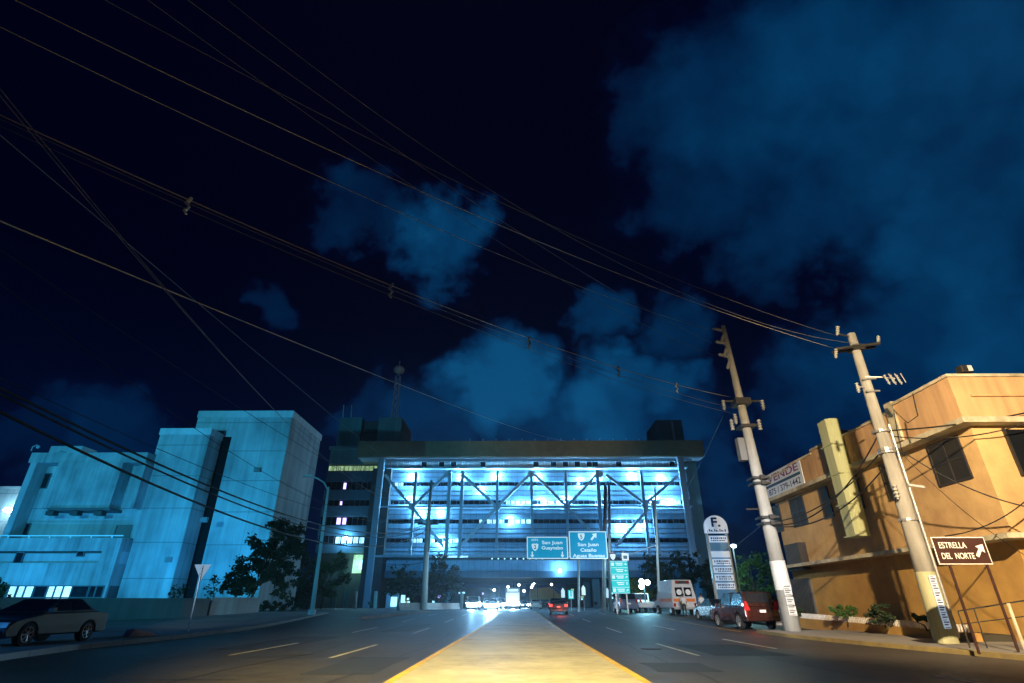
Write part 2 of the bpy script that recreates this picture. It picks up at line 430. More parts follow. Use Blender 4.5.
# paint
pm = MB()
for x in (-4.94, -8.0):
    off = 0 if x > -6 else .8
    y = -20 + off
    while y < 120:
        strip([(y + 11.8, x - .06, x + .06), (y + 17.0, x - .06, x + .06)], .005, None, pm, step=1.5); y += 12.2
for x in (4.95, 8.2):
    y = -19.6 if x < 6 else -17
    while y < 120:
        strip([(y, x - .06, x + .06), (y + 5.0, x - .06, x + .06)], .005, None, pm, step=1.5); y += 12.2
struct(pm.build('lane_marking', 'white_marking'))
ym = MB()
strip([(30, 10.9, 11.02), (60, 11.6, 11.72)], .005, None, ym)
for s in (-1, 1): strip([(-10, s * 2.28 - .05, s * 2.28 + .05), (60, s * 2.05 - .05, s * 2.05 + .05)], .005, None, ym)
struct(ym.build('edge_marking', 'yellow_marking'))
pc = MB()
for x0, x1, y0, y1 in ((-4.4, -2.9, 12.5, 16.5), (-9.6, -7.6, 19, 26), (2.9, 4.3, 13, 15), (5.4, 7.6, 17, 21.5), (-6.9, -5.4, 30, 38)):
    strip([(y0, x0, x1), ((y0 + y1) / 2, x0 + .06, x1 - .04), (y1, x0 - .03, x1 + .05)], .0025, None, pc)
struct(pc.build('road_patch', 'fresh_asphalt'))
ck = MB(); rnd = random.Random(5)
for x0, y0, y1 in ((-3.5, 9, 40), (-6.3, 10, 45), (3.4, 9, 40), (6.6, 12, 45), (-9, 15, 40)):
    y = y0; x = x0
    while y < y1:
        x2 = x + rnd.uniform(-.12, .12); strip([(y, x - .02, x + .025), (y + 1.1, x2 - .02, x2 + .025)], .0045, None, ck); x = x2; y += 1.1
    for k in range(5):
        yy = rnd.uniform(y0, y1); strip([(yy, x0 - 1.2, x0 + 1.1), (yy + .035, x0 - 1.2, x0 + 1.1)], .0046, None, ck)
struct(ck.build('crack_seal', 'tar'))
for x, y in ((-6.2, 17.5), (4.2, 19.5)):
    mc = MB(); mc.tube([(x, y, gz(y)), (x, y, gz(y) + .008)], .33, 20); struct(mc.build('manhole_cover', 'rubber'))
# far dark hills
hm = MB()
for k in range(60):
    x0, x1 = -1500 + k * 50, -1450 + k * 50
    h = lambda x: 14 + 10 * mnoise.noise(Vector((x * .006, 3, 0)))
    hm.extrude([(x0, 900, -5), (x1, 900, -5), (x1, 900, h(x1)), (x0, 900, h(x0))], (0, 60, 0))
struct(hm.build('hills', 'hill_dark'))

# ------------------------------------------------------------------ left concrete building
fx = lambda px, py, Y: at(px, py, Y).x
fz = lambda px, py, Y: at(px, py, Y).z
b = thing('concrete_building', 'windowed blue-lit raw concrete office block stepping up to a tall tower behind a low wall', 'building', (-48, 72, 0))
F, TY = 72.0, 75.0
xl = fx(24, 480, F); xm0 = fx(160, 440, F); xm1 = fx(212, 432, F); zlow = fz(90, 452, F)
z_mid = fz(190, 429, F); z_tow = fz(250, 411, TY)
xt0 = fx(199, 415, TY); xt1 = (fx(294, 411, TY) + fx(273, 514, TY)) / 2
ymid_back = onx(223, 434, xm1).y
ytow_back = onx(321, 437, xt1).y
MB().box(xl, xm0, F, F + 14, 0, zlow - 1.6).build('wall', 'raw_concrete', b)
MB().box(xm0, xm1, F - .25, ymid_back + 2, 0, z_mid - .9).build('stair_tower', 'raw_concrete', b)
MB().box(xm0 - .12, xm1 + .12, F - .4, ymid_back + .1, z_mid - .9, z_mid).build('parapet_cap', 'cap_concrete', b)
MB().box(xt0, xt1, TY, ytow_back, 0, z_tow - 1.0).build('tower', 'raw_concrete', b)
MB().box(xt0 - .12, xt1 + .12, TY - .14, ytow_back + .1, z_tow - 1.0, z_tow).build('parapet_cap', 'cap_concrete', b)
xs0, xs1 = fx(221.5, 440, TY), fx(231, 440, TY)
sl = MB(); sl.box(xs0, xs1, TY - .06, TY + .02, 1, fz(226, 437, TY)).build('slot_shade', 'shade_black', b)  # flat black strip painted in for the shade of a recess
# projecting head of the lower block: parapet, fins and the big blank panel
PF = F - 2.0
ptop, pbot = fz(90, 452.5, PF), fz(90, 462.5, PF)
MB().box(fx(25, 470, PF), fx(147, 457, PF), PF, F + 14, pbot, ptop).build('parapet', 'panel_concrete', b)
zb = fz(80, 508, PF)
MB().box(fx(24, 480, PF), fx(30, 480, PF), PF + .05, F, fz(15, 545, PF), pbot).build('fin', 'pale_wall', b)
MB().box(fx(141, 470, PF), fx(144, 470, PF), PF + .05, F, zb, pbot).build('fin', 'panel_concrete', b)
pn = MB(); pn.box(fx(51, 485, PF), fx(116.5, 485, PF), PF - .1, F, zb, pbot)
pn.build('blank_panel', 'panel_concrete', b)
MB().box(fx(50, 508, PF), fx(112, 508, PF), PF - .35, F, zb - .35, zb - .003).build('sill', 'dark_concrete', b)
for px in (53, 77, 101):
    q = at(px, 511.5, PF)
    MB().box(q.x - .5, q.x + .5, PF - .5, PF + .4, q.z - .5, q.z).build('floodlight', 'dark_metal', b)
def win(parent, px0, px1, py0, py1, Y, m, name='window', frame='mullion', panes=1):
    xa, xb = fx(px0, (py0 + py1) / 2, Y), fx(px1, (py0 + py1) / 2, Y); za, zb_ = fz((px0 + px1) / 2, py1, Y), fz((px0 + px1) / 2, py0, Y)
    wd = MB().box(xa, xb, Y - .05, Y + .05, za, zb_).build(name, m, parent)
    fr = MB(); t = .09
    fr.box(xa - t, xa, Y - .14, Y + .04, za - t, zb_ + t); fr.box(xb, xb + t, Y - .14, Y + .04, za - t, zb_ + t)
    fr.box(xa, xb, Y - .14, Y + .04, za - t, za); fr.box(xa, xb, Y - .14, Y + .04, zb_, zb_ + t)
    for k in range(1, panes):
        xm = xa + (xb - xa) * k / panes; fr.box(xm - .04, xm + .04, Y - .12, Y - .052, za, zb_)
    fr.build('frame', frame, wd)
    return wd
win(b, 38, 49, 474, 488, F, 'dark_glass')
win(b, 18, 29, 524, 535, F, 'dark_glass')
win(b, 116, 131, 526, 537, F, 'wall_concrete')  # darkness of a recess put into a darker concrete panel
# lower block that stands forward, with terrace rail and two rows of openings
LF = 69.6
lx1 = (fx(122, 540, LF) + fx(104, 598, LF)) / 2; lx0 = fx(-60, 540, LF)
lz = lambda y: fz(50, y, LF)
MB().box(lx0, lx1, LF, F, lz(551), lz(538)).build('parapet', 'panel_concrete', b)
MB().box(lx0, lx1, LF + .5, F, lz(563), lz(551) - .003).build('loggia_wall', 'pale_wall', b)
MB().box(fx(100, 557, LF), lx1, LF, LF + .5, lz(563), lz(551)).build('pier', 'panel_concrete', b)
MB().box(lx0, lx1, LF, F, lz(585.5), lz(563) - .003).build('spandrel', 'panel_concrete', b)
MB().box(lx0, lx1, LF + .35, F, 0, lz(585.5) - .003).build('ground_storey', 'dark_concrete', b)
MB().box(fx(104, 590, LF), lx1, LF, LF + .35, 0, lz(585.5) - .003).build('pier', 'panel_concrete', b)
MB().box(lx0, fx(104, 590, LF) - .003, LF, LF + .35, 0, lz(597.5)).build('plinth', 'wall_concrete', b)
for a, c, m in ((9, 16, 'lit_cool'), (18, 24, 'lit_cool'), (25.5, 33, 'lit_cool'), (35, 46.5, 'dark_glass'), (48, 54, 'lit_cool'), (55.5, 62, 'lit_cool'),
                (63.5, 71, 'lit_cool'), (72.5, 88, 'dark_glass'), (90, 95, 'dark_glass'), (96.5, 103, 'dark_glass')):
    win(b, a, c, 586.5, 597, LF + .3, m)
win(b, 16, 23, 553, 562.5, LF + .45, 'dark_glass')
win(b, 78, 84, 552, 556, LF + .45, 'dark_glass')
rl = MB(); zr = lz(535.5)
rl.box(lx0, lx1, LF, LF + .1, zr - .08, zr + .04)
x = lx0 + .5
while x < lx1: rl.box(x, x + .14, LF + .003, LF + .097, lz(538) - .01, zr - .083); x += 2.6
rl.build('terrace_rail', 'sign_white', b)
MB().box(lx0, fx(100, 557, LF), LF + .40, LF + .497, lz(553), lz(551) - .006).build('shadow_strip', 'dark_frame', b)  # dark strip painted in for the shadow line under the parapet
for px, py, Yd in ((205, 520, F - .25), (258, 470, TY), (170, 560, F)):
    q = at(px, py, Yd); MB().box(q.x - .45, q.x + .45, Yd - .35, Yd - .003, q.z - .3, q.z + .3).build('junction_box', 'wall_concrete', b)
q = at(66, 449.5, F + 6)
MB().box(fx(50, 449, F + 6), fx(82, 449, F + 6), F + 6, F + 9, zlow - 1.7, fz(60, 446, F + 6)).build('roof_box', 'cap_concrete', b)
q = at(31, 451, PF + .5)
fl = MB(); fl.tube([q, q + Vector((0, 0, .6)), q + Vector((.5, 0, .85)), q + Vector((.9, -.2, .6))], .07)
fl.ball(q + Vector((.95, -.2, .5)), .25); fl.build('roof_lamp', 'pale_wall', b, smooth=True)
q = at(303, 417, (TY + ytow_back) / 2 - 4); q.x = xt1 - .4
MB().tube([q - Vector((0, 0, 1.5)), q, q + Vector((.6, 0, .1))], .12).build('roof_lamp', 'pale_wall', b)

# far-left annexe with a bright wall lamp
a_ = thing('annexe_building', 'low flat-roofed block at the far end with a glaring lamp on its wall', 'building', (fx(0, 520, 84), 84, 0))
MB().box(fx(-90, 500, 84), fx(17, 510, 84), 84, 96, 0, fz(5, 489, 84)).build('wall', 'raw_concrete', a_)
MB().box(fx(-90, 500, 84), fx(17, 510, 84) + .2, 83.8, 96, fz(5, 489, 84) + .003, fz(5, 486.5, 84)).build('roof', 'cap_concrete', a_)
q = at(8, 510, 83)
MB().ball(q, .55, sq=(1.3, .6, .7)).build('wall_lamp', 'lamp_white', a_, smooth=True)
MB().tube([q + Vector((0, .2, .3)), q + Vector((0, 1.0, .5))], .08).build('lamp_bracket', 'dark_metal', a_)
lamp('wall_lamp_light', 'POINT', q + Vector((0, -1.2, 0)), 900, (.25, .7, 1.0), .3)

# unseen uplights added behind the boundary wall to wash the concrete facade
for lx, ly, lb in ((-73, 60, 'added uplight behind the wall below the annexe corner'), (-58, 60, 'added uplight behind the wall below the lit window row'), (-44, 62, 'added uplight behind the wall below the stair tower'), (-36.5, 66, 'added uplight behind the wall below the tall tower')):
    lamp('added_uplight', 'SPOT', (lx, ly + .3, gz(ly) + .5), 5200, (.02, .36, 1.0), .3, (lx - 2, 76, 16), 125, 1.0)

# boundary walls in front of it
def wall_run(name, label, pts, ytop, m, cap=None, th=.25):
    t = thing(name, label, 'wall', gnd(*pts[0]))
    mb = MB(); cb = MB()
    for p0, p1 in zip(pts, pts[1:]):
        A, B = gnd(*p0), gnd(*p1)
        za, zb = at(p0[0], ytop, A.y).z, at(p1[0], ytop, B.y).z
        n = Vector((-(B.y - A.y), B.x - A.x, 0)).normalized() * th
        mb.extrude([A - Vector((0, 0, .3)), B - Vector((0, 0, .3)), Vector((B.x, B.y, zb)), Vector((A.x, A.y, za))], n)
        cb.extrude([Vector((A.x, A.y, za + .003)) - n * .2, Vector((B.x, B.y, zb + .003)) - n * .2, Vector((B.x, B.y, zb + .12)) - n * .2, Vector((A.x, A.y, za + .12)) - n * .2], n * 1.4)
    mb.build('wall_panel', m, t); cb.build('coping', cap or m, t)
    return t
wall_run('boundary_wall', 'long dark stained concrete wall behind the parked sedan', [(-40, 629), (40, 625.5), (105, 623), (180, 620), (206, 618)], 600, 'wall_concrete')
wall_run('boundary_wall', 'short pale concrete wall under the dark bushy trees', [(208, 617.5), (235, 616), (258, 614)], 599, 'pale_wall')

# ------------------------------------------------------------------ the office building that bridges the road
o = thing('office_building', 'floodlit office building spanning the road on columns with exposed white trusses', 'building', (3, 126, 0))
FA, TR = 128.0, 125.7
xa, xb = fx(379, 470, FA), fx(688, 490, FA)
zf = lambda y, px=450: at(px, y, FA).z
rz0, rz1 = at(500, 456.5, 124).z, at(500, 440.8, 124).z
MB().box(fx(358, 447, 124), fx(703.5, 447, 124), 124, 160, rz0, rz1).build('roof_fascia', 'brown_fascia', o)
MB().box(fx(358, 447, 124) + .3, fx(703.5, 447, 124) - .3, 124.3, 127.9, rz0 - .25, rz0 - .003).build('soffit', 'soffit', o)
MB().box(xa, xb, FA + .8, 158, zf(558), rz0 - .01).build('core', 'office_panel_dark', o)
for yt, yb, d in ((457.2, 461.5, .55), (467.8, 482, .0), (486, 500.3, .0), (504.5, 519.2, .0), (523.6, 538.3, .0), (542.5, 555.5, .0)):
    s_ = MB()
    z1, z0 = zf(yt), zf(yb)
    # the panels lean out a little towards their foot
    s_.extrude([(xa, FA - .1 + d, z1), (xa, FA - .55 + d, z0 + .25), (xa, FA - .55 + d, z0), (xa, FA + .8, z0), (xa, FA + .8, z1)], (xb - xa, 0, 0))
    sp_o = s_.build('spandrel_panel', 'office_panel', o)
    if d == 0:
        for k in (.36, .68):
            zz = z1 + (z0 - z1) * k; yy = FA - .1 - .45 * k
            MB().box(xa + .01, xb - .01, yy - .13, yy + .1, zz - .05, zz + .05).build('rib', 'mullion', sp_o)
bands = [(461.5, 467.8), (482, 486), (500.3, 504.5), (519.2, 523.6), (538.3, 542.5)]
litw = {0: [(368, 372)], 1: [(394, 398), (399, 403)], 2: [(506, 510), (511, 515), (516, 520), (521, 525), (526, 531), (541, 547), (548, 554), (556, 562), (661, 667), (668, 674), (675, 681)],
        3: [(479, 482), (487, 492), (493, 498), (499, 504), (509, 514.5), (515, 520), (521, 525), (526, 531)], 4: [(410, 415.5), (416.5, 422), (430, 434), (447, 452), (453, 459)]}
for i, (yt, yb) in enumerate(bands):
    z1, z0 = zf(yt) - .004, zf(yb) + .004
    g = MB().box(xa, xb, FA + .45, FA + .75, z0, z1).build('window_band', 'dark_glass', o)
    mu = MB(); x = xa
    while x < xb:
        mu.box(x - .06, x + .06, FA + .30, FA + .448, z0, z1); x += 1.42 if i == 0 else 1.35
    mu.build('mullion', 'steel_blue' if i == 0 else 'mullion', g)
    for (p0, p1) in litw[i]:
        xx0, xx1 = fx(p0, (yt + yb) / 2, FA), fx(p1, (yt + yb) / 2, FA)
        if xx0 < xa: continue
        MB().box(xx0, xx1, FA + .38, FA + .445, z0 + .05, z1 - .05).build('lit_window', 'lit_cool', o)
# top strip of pale glazing panels
tp = MB(); x = xa
rnd = random.Random(3)
while x < xb - 1.4:
    if rnd.random() < .8: tp.box(x + .08, x + 1.34, FA + .36, FA + .44, zf(467.8) + .1, zf(461.5) - .1)
    x += 1.42
tp.build('blinds', 'soffit', o)
# ledges that carry the trusses
for y, t in ((469, .35), (507.5, .3), (556, .4)):
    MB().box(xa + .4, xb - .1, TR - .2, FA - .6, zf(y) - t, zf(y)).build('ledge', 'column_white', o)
# columns
xcl = (fx(381, 456, 124) + fx(366.5, 600, 124)) / 2; xcr = (fx(681.5, 456, 124) + fx(692, 545, 124)) / 2
for xc in (xcl, xcr):
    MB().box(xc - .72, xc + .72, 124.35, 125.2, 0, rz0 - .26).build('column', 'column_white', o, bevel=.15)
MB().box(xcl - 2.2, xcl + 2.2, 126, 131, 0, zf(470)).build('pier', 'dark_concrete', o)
MB().box(xb + .3, xb + 3.2, 129.2, 158, 0, rz0 - .26).build('side_wall', 'teal_concrete', o)
# trusses
def beam(mb, p, q, wd=.32, dp=.35):
    p, q = Vector(p), Vector(q); d = (q - p).normalized(); n = Vector((0, 1, 0)); s_ = d.cross(n).normalized() * wd; n = n * dp
    mb.extrude([p - s_ - n, p + s_ - n, p + s_ + n, p - s_ + n], q - p)
tp_ = lambda px, py: at(px, py, TR)
for (p0, p1) in [((385, 475), (412, 507)), ((412, 507), (443, 546)), ((412, 507), (447, 474)), ((463, 475), (497, 507)), ((497, 507), (530, 474)),
                 ((497, 507), (458, 549)), ((534, 474), (567, 507)), ((567, 507), (598, 473)), ((567, 507), (602, 543)), ((606, 475), (645, 504)),
                 ((645, 504), (680, 474)), ((648, 509), (616, 546))]:
    m = MB(); beam(m, tp_(*p0), tp_(*p1), .30, .28); m.build('truss_diagonal', 'steel_blue', o)
for px, y0, y1, wd in [(413, 473, 556, .28), (448, 471, 557, .38), (461, 471, 557, .34), (497, 471, 556, .28), (532, 471, 556, .3), (567, 471, 556, .28), (600, 470, 556, .38),
                       (645, 471, 556, .3), (656, 500, 556, .4)]:
    xx = (fx(px, (y0 + y1) / 2, TR)); z0, z1 = fz(px, y1, TR), fz(px, y0, TR)
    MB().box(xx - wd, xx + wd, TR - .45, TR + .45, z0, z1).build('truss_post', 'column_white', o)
for px, py in ((412, 507), (497, 507), (567, 507), (645, 506), (448, 474), (531, 474), (600, 474)):
    q = tp_(px, py); g = MB()
    g.extrude([q + Vector((dx * .75, -.4, dz * .75)) for dx, dz in ((-1, -.4), (-.4, -1), (.4, -1), (1, -.4), (1, .4), (.4, 1), (-.4, 1), (-1, .4))], (0, .8, 0))
    g.build('gusset_plate', 'steel_blue', o)
# floodlights between truss and facade
for px, py, e in [(412, 476, 900), (461, 476, 700), (496, 475, 900), (537, 476, 800), (566, 500, 1200), (542, 503, 1300), (597, 477, 1000), (633, 475, 900), (662, 478, 900), (520, 506, 900),
                  (655, 499, 800), (671, 503, 800), (622, 526, 1000), (442, 541, 900), (410, 499, 900), (420, 513, 700), (640, 524, 700), (510, 519, 500), (580, 480, 700), (600, 505, 700),
                  (440, 512, 450), (480, 488, 600)]:
    q = at(px, py, TR + .7)
    h = MB(); h.box(q.x - .2, q.x + .2, q.y - .25, q.y - .05, q.z - .14, q.z + .14)
    h.build('floodlight', 'steel_blue', o)
    l_ = MB().box(q.x - .17, q.x + .17, q.y - .047, q.y, q.z - .12, q.z + .12).build('flood_lens', 'flood_lens', o)
    lamp('facade_floodlight', 'POINT', q + Vector((0, .35, 0)), e * 3.7, FLOOD, .25)
# ground floodlights and their fixtures, added to brighten the facade
for lx, lb in ((-26, 'ground floodlight before the left great column'), (-6.5, 'ground floodlight on the island left of the road'), (13.5, 'ground floodlight on the verge right of the road'), (32, 'ground floodlight before the right great column')):
    f_ = thing('added_floodlight', 'small black added ' + lb, 'floodlight', (lx, 104, gz(104)))
    MB().box(lx - .3, lx + .3, 103.8, 104.1, 1.3, 1.75).build('housing', 'dark_metal', f_)
    MB().tube([(lx, 103.95, .6), (lx, 103.95, 1.3)], .05, 6).build('stake', 'dark_metal', f_)
    MB().box(lx - .26, lx + .26, 104.103, 104.12, 1.34, 1.71).build('lens', 'flood_lens', f_)
    lamp('added_floodlight_beam', 'SPOT', (lx, 104.3, 1.55), 5000, (.05, .40, 1.0), .3, (lx + 1, 128, 15), 100, .9)
# the bridge deck below
dz0, dz1 = fz(540, 577.5, 126), fz(540, 560, 126)
xd0, xd1 = fx(385, 568, 126), fx(690, 568, 126)
MB().box(xd0, xd1, 126, 160, dz0, fz(540, 571, 126)).build('deck_beam', 'office_panel_dark', o)
MB().box(xd0, xd1, 126.7, 159, fz(540, 571, 126) + .003, dz1).build('deck_parapet', 'office_panel', o)
MB().box(xd0, xd1, 128.2, 157, dz1 + .003, zf(558) - .003).build('gallery_wall', 'office_panel_dark', o)
for p0, p1 in ((433, 445), (447, 457), (459.5, 468)):
    MB().box(fx(p0, 556.5, TR - .3), fx(p1, 556.5, TR - .3), TR - .3, TR - .21, fz(450, 557.5, TR - .3), fz(450, 555.8, TR - .3)).build('strip_light', 'lit_cool', o)
for k in range(9):
    q = at(492 + k * 6.3, 558.7, 126.4); MB().ball(q, .16).build('gallery_lamp', 'lit_cool', o)
for px, Yc in ((447, 134), (596, 134), (447, 152), (596, 152), (655, 134)):
    xx = fx(px, 590, 134); MB().box(xx - .8, xx + .8, Yc - .8, Yc + .8, 0, dz0 - .003).build('pier', 'teal_concrete', o, bevel=.1)
q = at(560, 570.5, 125.6)
MB().ball(q, .32).build('deck_lamp', 'lamp_white', o, smooth=True); lamp('deck_lamp_light', 'POINT', q - Vector((0, .8, 0)), 1500, FLOOD, .2)
# roof-top boxes
py = 140
MB().box(fx(337, 440, py), fx(361, 430, py), py, py + 12, 20, fz(350, 417.5, py)).build('roof_house', 'teal_concrete', o)
MB().box(fx(378, 430, py), fx(401, 430, py), py, py + 14, 20, fz(390, 417.5, py)).build('roof_house', 'teal_concrete', o)
MB().box(fx(361, 430, py), fx(378, 430, py), py + 2, py + 12, 20, fz(370, 419, py)).build('roof_house', 'dark_concrete', o)
MB().box(fx(364, 430, py), fx(375, 430, py), py + 1, py + 1.99, fz(370, 432, py), fz(370, 428, py)).build('roof_vent', 'dark_frame', o)
MB().box(fx(657, 430, py), fx(683, 430, py), py, py + 12, 20, fz(670, 420, py)).build('roof_house', 'teal_concrete', o)
MB().box(fx(672, 430, py), fx(674, 430, py), py - .1, py - .003, 20, fz(670, 421, py)).build('roof_ladder', 'steel_blue', o)
for px in (343, 351):
    MB().tube([at(px, 418, py + 1), at(px + .8, 405, py + 1)], .14, 6).build('roof_antenna', 'pole_pale', o)
for k in range(14):
    q = at(470 + k * 13, 441, 124); q.z = rz1
    MB().tube([q, q + Vector((0, 0, .5))], .05, 5).build('lightning_rod', 'steel_blue', o)

# left wing, darker, with ribbon windows
g = thing('office_wing', 'dark ribbon-windowed office wing left of the floodlit building', 'building', (-42, 131, 0))
WY = 131.0
wx0, wx1 = (fx(327, 470, WY) + fx(318, 540, WY)) / 2, xcl + .5
wz = lambda y: at(350, y, WY).z
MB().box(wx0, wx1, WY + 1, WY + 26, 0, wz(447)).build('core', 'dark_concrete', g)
MB().box(wx0 - .4, wx1, WY - .4, WY + 26, wz(449.5), wz(446.5)).build('roof_edge', 'teal_concrete', g)
MB().box(wx0, wx1, WY, WY + 1, wz(464.5), wz(449.5) - .003).build('parapet', 'teal_concrete', g)
for yt, yb in ((471.5, 481.5), (490, 500), (506, 516.5), (525.5, 535.5), (544.5, 553)):
    MB().box(wx0, wx1, WY - .3, WY + .99, wz(yb), wz(yt)).build('spandrel_panel', 'office_panel_dark', g)
def row(yt, yb, wins, m):
    base = MB().box(wx0, wx1, WY + .5, WY + .9, wz(yb) + .004, wz(yt) - .004).build('window_band', 'dark_glass', g)
    mu = MB(); x = wx0
    while x < wx1: mu.box(x - .05, x + .05, WY + .35, WY + .498, wz(yb) + .004, wz(yt) - .004); x += 1.25
    mu.build('mullion', 'mullion', base)
    for p0, p1, mm in wins:
        MB().box(fx(p0, (yt + yb) / 2, WY), fx(p1, (yt + yb) / 2, WY), WY + .43, WY + .494, wz(yb) + .3, wz(yt) - .25).build('lit_window', mm, g)
row(464.5, 471.5, [(328 + k * 4.1, 331.5 + k * 4.1, 'lit_green') for k in range(12)], 'lit_green')
row(481.5, 490, [(343, 346, 'lit_violet')], '')
row(500, 506, [(339.5, 341.5, 'lit_violet')], '')
row(516.5, 525.5, [(336, 340, 'lit_violet'), (342, 345.5, 'lit_violet')], '')
row(535.5, 544.5, [(305 + k * 6 + 24, 309.5 + k * 6 + 24, 'lit_cool') for k in range(1, 7)], '')
MB().box(fx(352, 563, WY), fx(367, 563, WY), WY + .8, WY + .99, wz(573), wz(554.5)).build('lit_room', 'lit_green', g)
MB().box(fx(358, 563, WY), fx(365.5, 563, WY), WY + .7, WY + .79, wz(569), wz(560)).build('lit_window', 'lit_cool', g)
q = at(346, 538, WY - .6); MB().ball(q, .35).build('wall_lamp', 'lamp_white', g); lamp('wing_lamp_light', 'POINT', q - Vector((0, .8, 0)), 1800, (.15, .6, 1), .2)
q = at(354, 563, WY - 2); lamp('wing_lamp_light', 'POINT', q, 500, (.3, .9, .7), .2)
for px in (336, 347, 357):
    q = gnd(px, 606.5); MB().box(fx(px, 590, WY - 1) - .35, fx(px, 590, WY - 1) + .35, WY - 1.5, WY - .8, 0, wz(588)).build('pillar', 'teal_concrete', g)

# lattice mast with a round head far behind
t = thing('antenna_mast', 'slim lattice mast with a round head beyond the office roof', 'mast', (fx(396, 440, 230), 230, 0))
bx, zt, zbase = fx(396, 400, 230), at(397, 376, 230).z, 0
la = MB()
hw = lambda z: 2.3 - 1.4 * (z / zt)
for sx in (-1, 1):
    for sy in (-1, 1): la.tube([(bx + sx * hw(0), 230 + sy * hw(0), 0), (bx + sx * hw(zt), 230 + sy * hw(zt), zt)], .16, 5)
z = 0.0
while z < zt - 4:
    for s in (-1, 1):
        la.tube([(bx - s * hw(z), 230 - hw(z), z), (bx + s * hw(z + 4), 230 - hw(z + 4), z + 4)], .09, 4)
    z += 4
la.build('lattice', 'pole_pale', t)
MB().ball((bx, 230, at(397, 370, 230).z), 2.6, 14, 8, (1, 1, .8)).build('mast_head', 'pole_pale', t, smooth=True)
MB().tube([(bx, 230, zt), (bx, 230, at(397, 361, 230).z)], .15, 6).build('mast_tip', 'pole_pale', t)

# ------------------------------------------------------------------ yellow building on the right
y_ = thing('stucco_building', 'two-storey ochre stucco building with dark windows and a stepped parapet', 'building', (18, 20, 0))
XW, XP = 17.2, 16.75
hl = 1.25 + XP / 2.745; hr = 1.25 + XP / 2.12; hlow = 1.25 + XP / 8.25
YN, YF = 19.45, 37.0
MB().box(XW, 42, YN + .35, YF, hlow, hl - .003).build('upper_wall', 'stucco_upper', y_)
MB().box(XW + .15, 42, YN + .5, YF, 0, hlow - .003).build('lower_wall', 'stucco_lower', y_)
# parapet in steps
pp = MB(); cp = MB()
for y0, y1, dh in ((YN, 23.0, .06), (23.0, 27.3, -.16), (27.3, 30.3, -.05), (30.3, 33.2, -.22), (33.2, YF, -.42)):
    pp.box(XP, 42 if y0 == YN else XP + .6, y0, y1 - .002, hl + .22, hr + dh)
    cp.box(XP - .07, 42 if y0 == YN else XP + .68, y0 - (.07 if y0 == YN else 0), y1, hr + dh + .002, hr + dh + .12)
pp.build('parapet', 'stucco_parapet', y_); cp.build('coping', 'ledge_cream', y_)
MB().box(XP + .6, 41.9, YN + 3.6, YF - .1, hl + .003, hl + .8).build('roof', 'dark_concrete', y_)
for yy in (23.0, 27.35):
    MB().box(XP - .1, XP + .5, yy - .25, yy + .25, hl + .3, hr + .26).build('parapet_post', 'ledge_cream', y_)
MB().box(XP - .16, 42, YN - .16, YF, hl + .003, hl + .215).build('ledge', 'ledge_cream', y_)
MB().box(XP - .25, 42, YN - .25, YF + .3, hlow + .003, hlow + .17).build('ledge', 'ledge_cream', y_)
MB().box(XP + .6, 42, YN - .08, YN - .003, hr - .75, hr - .68).build('stucco_band', 'stucco_parapet', y_)
def opening(y0, y1, z0, z1, panes=2, rows=2):
    wd = MB().box(XW - .02, XW + .1, y0, y1, z0, z1).build('window', 'dusty_glass', y_)
    fr = MB(); t = .07
    for a, c in ((y0 - .01, y0 + t), (y1 - t, y1 + .01)): fr.box(XW - .06, XW + .05, a, c, z0 - .01, z1 + .01)
    for a, c in ((z0 - .01, z0 + t), (z1 - t, z1 + .01)): fr.box(XW - .057, XW + .047, y0 + t, y1 - t, a, c)
    for k in range(1, panes): ym = y0 + (y1 - y0) * k / panes; fr.box(XW - .053, XW + .04, ym - .04, ym + .04, z0 + t, z1 - t)
    for k in range(1, rows): zm = z0 + (z1 - z0) * k / rows; fr.box(XW - .048, XW + .03, y0 + t, y1 - t, zm - .03, zm + .03)
    fr.build('frame', 'dark_frame', wd)
for pl, pr_, pn_ in (((773, 515), (781, 514), 1), ((791.5, 511), (805, 507), 2), ((821, 500), (830, 498), 1), ((850, 492), (860, 489), 1), ((884, 480), (895, 476), 2), ((932, 462), (964, 452), 2)):
    opening(onx(*pr_, XW).y, onx(*pl, XW).y, 5.55, 7.2, pn_)
# end window on the front face and end wall features
xw_ = at(1012, 450, YN + .35)
wd = MB().box(xw_.x, xw_.x + 2.2, YN + .3, YN + .4, 5.5, 7.2).build('window', 'dark_glass', y_)
MB().box(xw_.x - .08, xw_.x, YN + .26, YN + .36, 5.45, 7.25).build('frame', 'dark_frame', wd)
# square yellow duct hung on the facade
dy0, dy1 = onx(829, 421, XP - .6).y, onx(814, 424, XP - .6).y
dy0 += .15; dy1 -= .15
dm = MB()
zt_, zb_ = onx(822, 421, XP - .6).z, onx(848, 538, XP - .6).z
dm.extrude([(XP - .003, dy0, zb_), (XP - .003, dy1, zb_), (XP - .45, dy1, zb_), (XP - .62, dy1 - .18, zb_), (XP - .62, dy0 + .18, zb_), (XP - .45, dy0, zb_)], (0, 0, zt_ - zb_))
dd = dm.build('duct', 'duct_yellow', y_)
z = zb_ + .02
while z < zt_:
    MB().box(XP - .66, XP - .01, dy0 - .03, dy1 + .03, z, z + .06).build('duct_collar', 'duct_yellow', dd); z += 1.48
